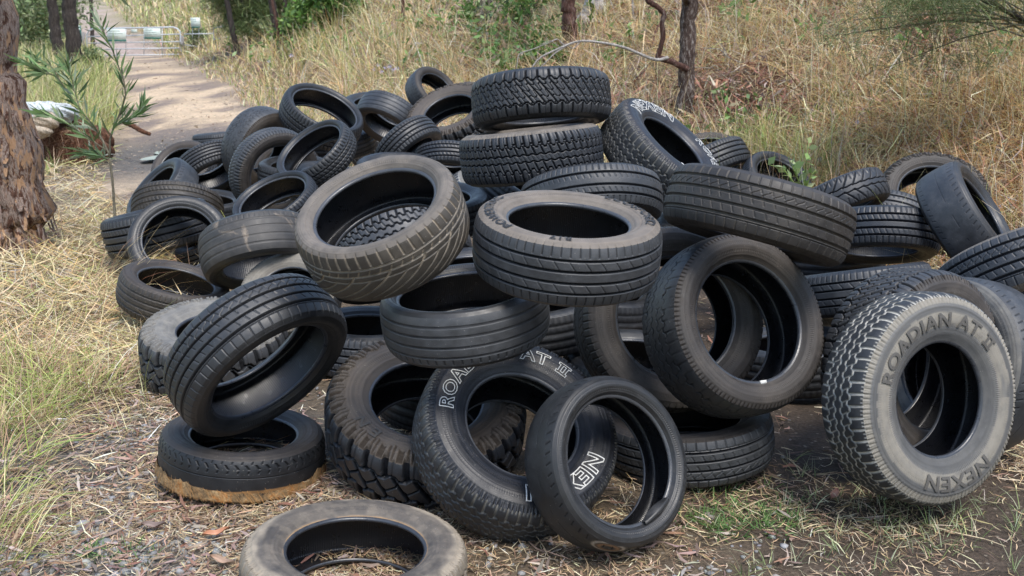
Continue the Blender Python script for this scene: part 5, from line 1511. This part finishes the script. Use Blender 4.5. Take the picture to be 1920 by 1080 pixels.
mb = MB(); mb.tube([at(401, 76, yg-.4)-o0, at(400, 53, yg-.4)-o0, at(466, 41, yg-1.)-o0], .022, 8, False); mb.build('pipe', M_GALV, r)
mb = MB(); mb.tube([at(401, 74, yg-.4)-o0, at(446, 66, yg-1.)-o0], .018, 8); mb.build('rail', M_GALV, r)
o0 = at(366, 92, yg+.6); sg_ = empty('sign', o0, 'white notice sign on two thin legs right of the gate', 'sign')
for uu in (361, 373):
    mb = MB(); mb.tube([at(uu, 92, yg+.6)-o0, at(uu, 34, yg+.6)-o0], .012, 6); mb.build('leg', M_GALV, sg_)
board(357, 33, 376, 52, sg_, o0, lines=2, y=yg+.6, green=.1)
o0 = at(152, 80, yg+.4); sg2 = empty('marker_sign', o0, 'small green marker sign on a post beside the right dark trunk', 'sign')
mb = MB(); mb.box((0, 0, (at(152, 46, yg+.4)-o0)[2]/2), (.10, .05, (at(152, 46, yg+.4)-o0)[2])); o = mb.build('post', M_GRN, sg2, False)
for v_ in (49, 55):
    q = at(152, v_, yg+.4)-o0; mb = MB(); mb.box((0, -.03, q[2]), (.07, .01, .07)); mb.build('plate', M_SIGN, sg2, False)

# weeds growing across the open tyre at the bank, flowers and single leaves
b_ = np.array(POSE['T54'][:3])+np.array([.15, -.22, -.12])
t = empty('weed', b_, 'green weed with pale broad leaves growing across the open tyre at the bank', 'weed')
mb = MB(); LP = []; LD = []
for pl in ([(1500, 372), (1508, 340), (1512, 300), (1516, 268)], [(1500, 372), (1490, 345), (1470, 318), (1440, 308)], [(1500, 370), (1512, 350), (1520, 330), (1530, 318)], [(1500, 372), (1484, 360), (1470, 356)], [(1504, 356), (1490, 322), (1478, 296)]):
    Q = np.array([at(u_, v_, b_[1]-.02*i) for i, (u_, v_) in enumerate(pl)])
    mb.tube(Q-b_, np.linspace(.006, .003, len(Q)), 5)
    kk = np.linspace(.25, 1, 9)
    for q in kk:
        LP.append([np.interp(q, np.linspace(0, 1, len(Q)), Q[:, j]) for j in range(3)]); LD.append(rng.normal(0, 1, 3)+[0, 0, .2])
mb.build('stems', flat_mat('weed_stem', (.22, .30, .08), .5), t)
leaves('leaves', LP, .075, .62, [(.24, .36, .12), (.33, .42, .18), (.42, .48, .25)], [2, 2, 1], t, droop=-.1, var=.15, origin=b_, dirs=LD)
tufts('bank_foot_grass', [gp(1440, 300), gp(1425, 290), gp(1460, 285), gp(1505, 330), gp(1520, 320), gp(1395, 270), gp(1535, 345)], 70, .18, (.2, .55), .35, [LIME, (.34, .40, .13), STRAWC], [2, 2, 1], .005)
M_PET = flat_mat('lilac_petal', (.55, .52, .78), .6, nscale=50, var=.15)
fl0 = None
for k, (u_, v_) in enumerate([(703, 130), (710, 122), (716, 134), (724, 126), (732, 124), (738, 130), (745, 128), (642, 94), (548, 104), (1695, 68), (1655, 134), (1680, 160), (1604, 228), (1535, 298), (1868, 388), (506, 114)]):
    b_ = gp(u_, v_+16); h = at(u_, v_, b_[1])[2]-b_[2]
    t = empty('wildflower', b_, 'tiny lilac wildflower on a thin stem in the bank grass', 'flower', 'lilac wildflowers in the bank grass')
    if fl0 is None:
        mb = MB(); mb.tube([[0, 0, 0], [.01, 0, .5], [0, 0, 1.]], .003, 5); stm = mb.build('stem', flat_mat('flower_stem', (.2, .26, .1), .6), t).data
        a = np.linspace(0, 2*PI, 13)[:12]; V = [[0, 0, .012]]
        for i, q in enumerate(a): rr = .022 if i % 2 == 0 else .012; V.append([math.cos(q)*rr, -.012+.004*math.sin(q*3), math.sin(q)*rr])
        fm = fast_mesh('bloom', V, [[0, 1+i, 1+(i+1) % 12] for i in range(12)]); bl = obj('bloom', fm, M_PET, t); fl0 = 1
    else:
        s_ = obj('stem', stm, None, t); bl = obj('bloom', fm, None, t)
        del s_
    for c in t.children:
        if c.name.startswith('stem'): c.scale = (1, 1, h)
    bl.location = (0, -.01, h); k_ = max(1, b_[1]/9); bl.scale = (k_, k_, k_)
def big_leaf(label, u_, v_, L, wd, c, rz):
    b_ = gp(u_, v_); kk = np.linspace(0, 1, 11)
    prof = np.sin(kk*PI)**.8*(1-.35*kk)*wd
    V = []; F = []
    for q, w_ in zip(kk, prof):
        for sgn in (-1, -.5, 0, .5, 1): V.append([(q-.5)*L, sgn*w_/2, .012*abs(sgn)+.02*q*q+.004*math.sin(9*q)])
    for i in range(10):
        for j in range(4): F.append([i*5+j, i*5+j+1, i*5+j+6, i*5+j+5])
    m, nt, b = new_mat('fallen_leaf_'+'skin'); n_ = noise(nt, 40, 4, .6, coords(nt))
    nt.links.new(mix(nt, n_, tuple(x*.75 for x in c), tuple(min(1, x*1.25) for x in c)), b.inputs['Base Color']); b.inputs['Roughness'].default_value = .5
    o = obj('fallen_leaf', fast_mesh('fallen_leaf', V, F), m); o.location = (b_[0], b_[1], b_[2]+.022); o.rotation_euler = (.25, .1, rz)
    tag(o, label, 'leaf')
big_leaf('single pinkish dead leaf lying on the ground left of the grey standing tyre', 1560, 944, .062, .034, (.46, .25, .19), 1.0)
big_leaf('orange-red dead leaf on gravel left of the pale flat tyre', 405, 1015, .085, .03, (.50, .24, .14), .35)
big_leaf('curled pale brown dead leaf at the bottom on the gravel', 420, 1068, .11, .028, (.42, .29, .21), -.5)
big_leaf('dark grey-brown dead leaf on gravel near the pale flat tyre', 290, 1000, .09, .032, (.22, .16, .14), -.1)
def stick(label, pts, r, mat):
    P_ = np.array([gp(u_, v_) for u_, v_ in pts])+[0, 0, .012]
    o0 = P_.mean(0); mb = MB(); k = np.linspace(0, 1, 14); sg = np.linspace(0, 1, len(P_))
    Q = np.stack([np.interp(k, sg, P_[:, j]) for j in range(3)], 1)-o0
    mb.tube(Q, np.linspace(r, r*.45, 14), 6, True, .08); o = mb.build('stick', mat, None); o.location = o0
    tag(o, label, 'stick')
M_STK = flat_mat('dry_stalk', (.52, .42, .28), .7, nscale=40, var=.25)
stick('long pale dry stalk on the mud in front of the grey standing tyre', [(1735, 990), (1790, 1005), (1850, 1018), (1885, 1031)], .0034, M_STK)
stick('pale dry stalk slanting on the dark earth between the standing tyres', [(1480, 868), (1515, 896), (1555, 920)], .0028, M_STK)
stick('thin tan stick on the earth in front of the low flat tyre', [(1378, 966), (1420, 946), (1460, 934)], .0032, M_STK)
stick('straight straw stalk on gravel at the lower left', [(80, 985), (100, 1025), (126, 1075)], .0026, M_STK)
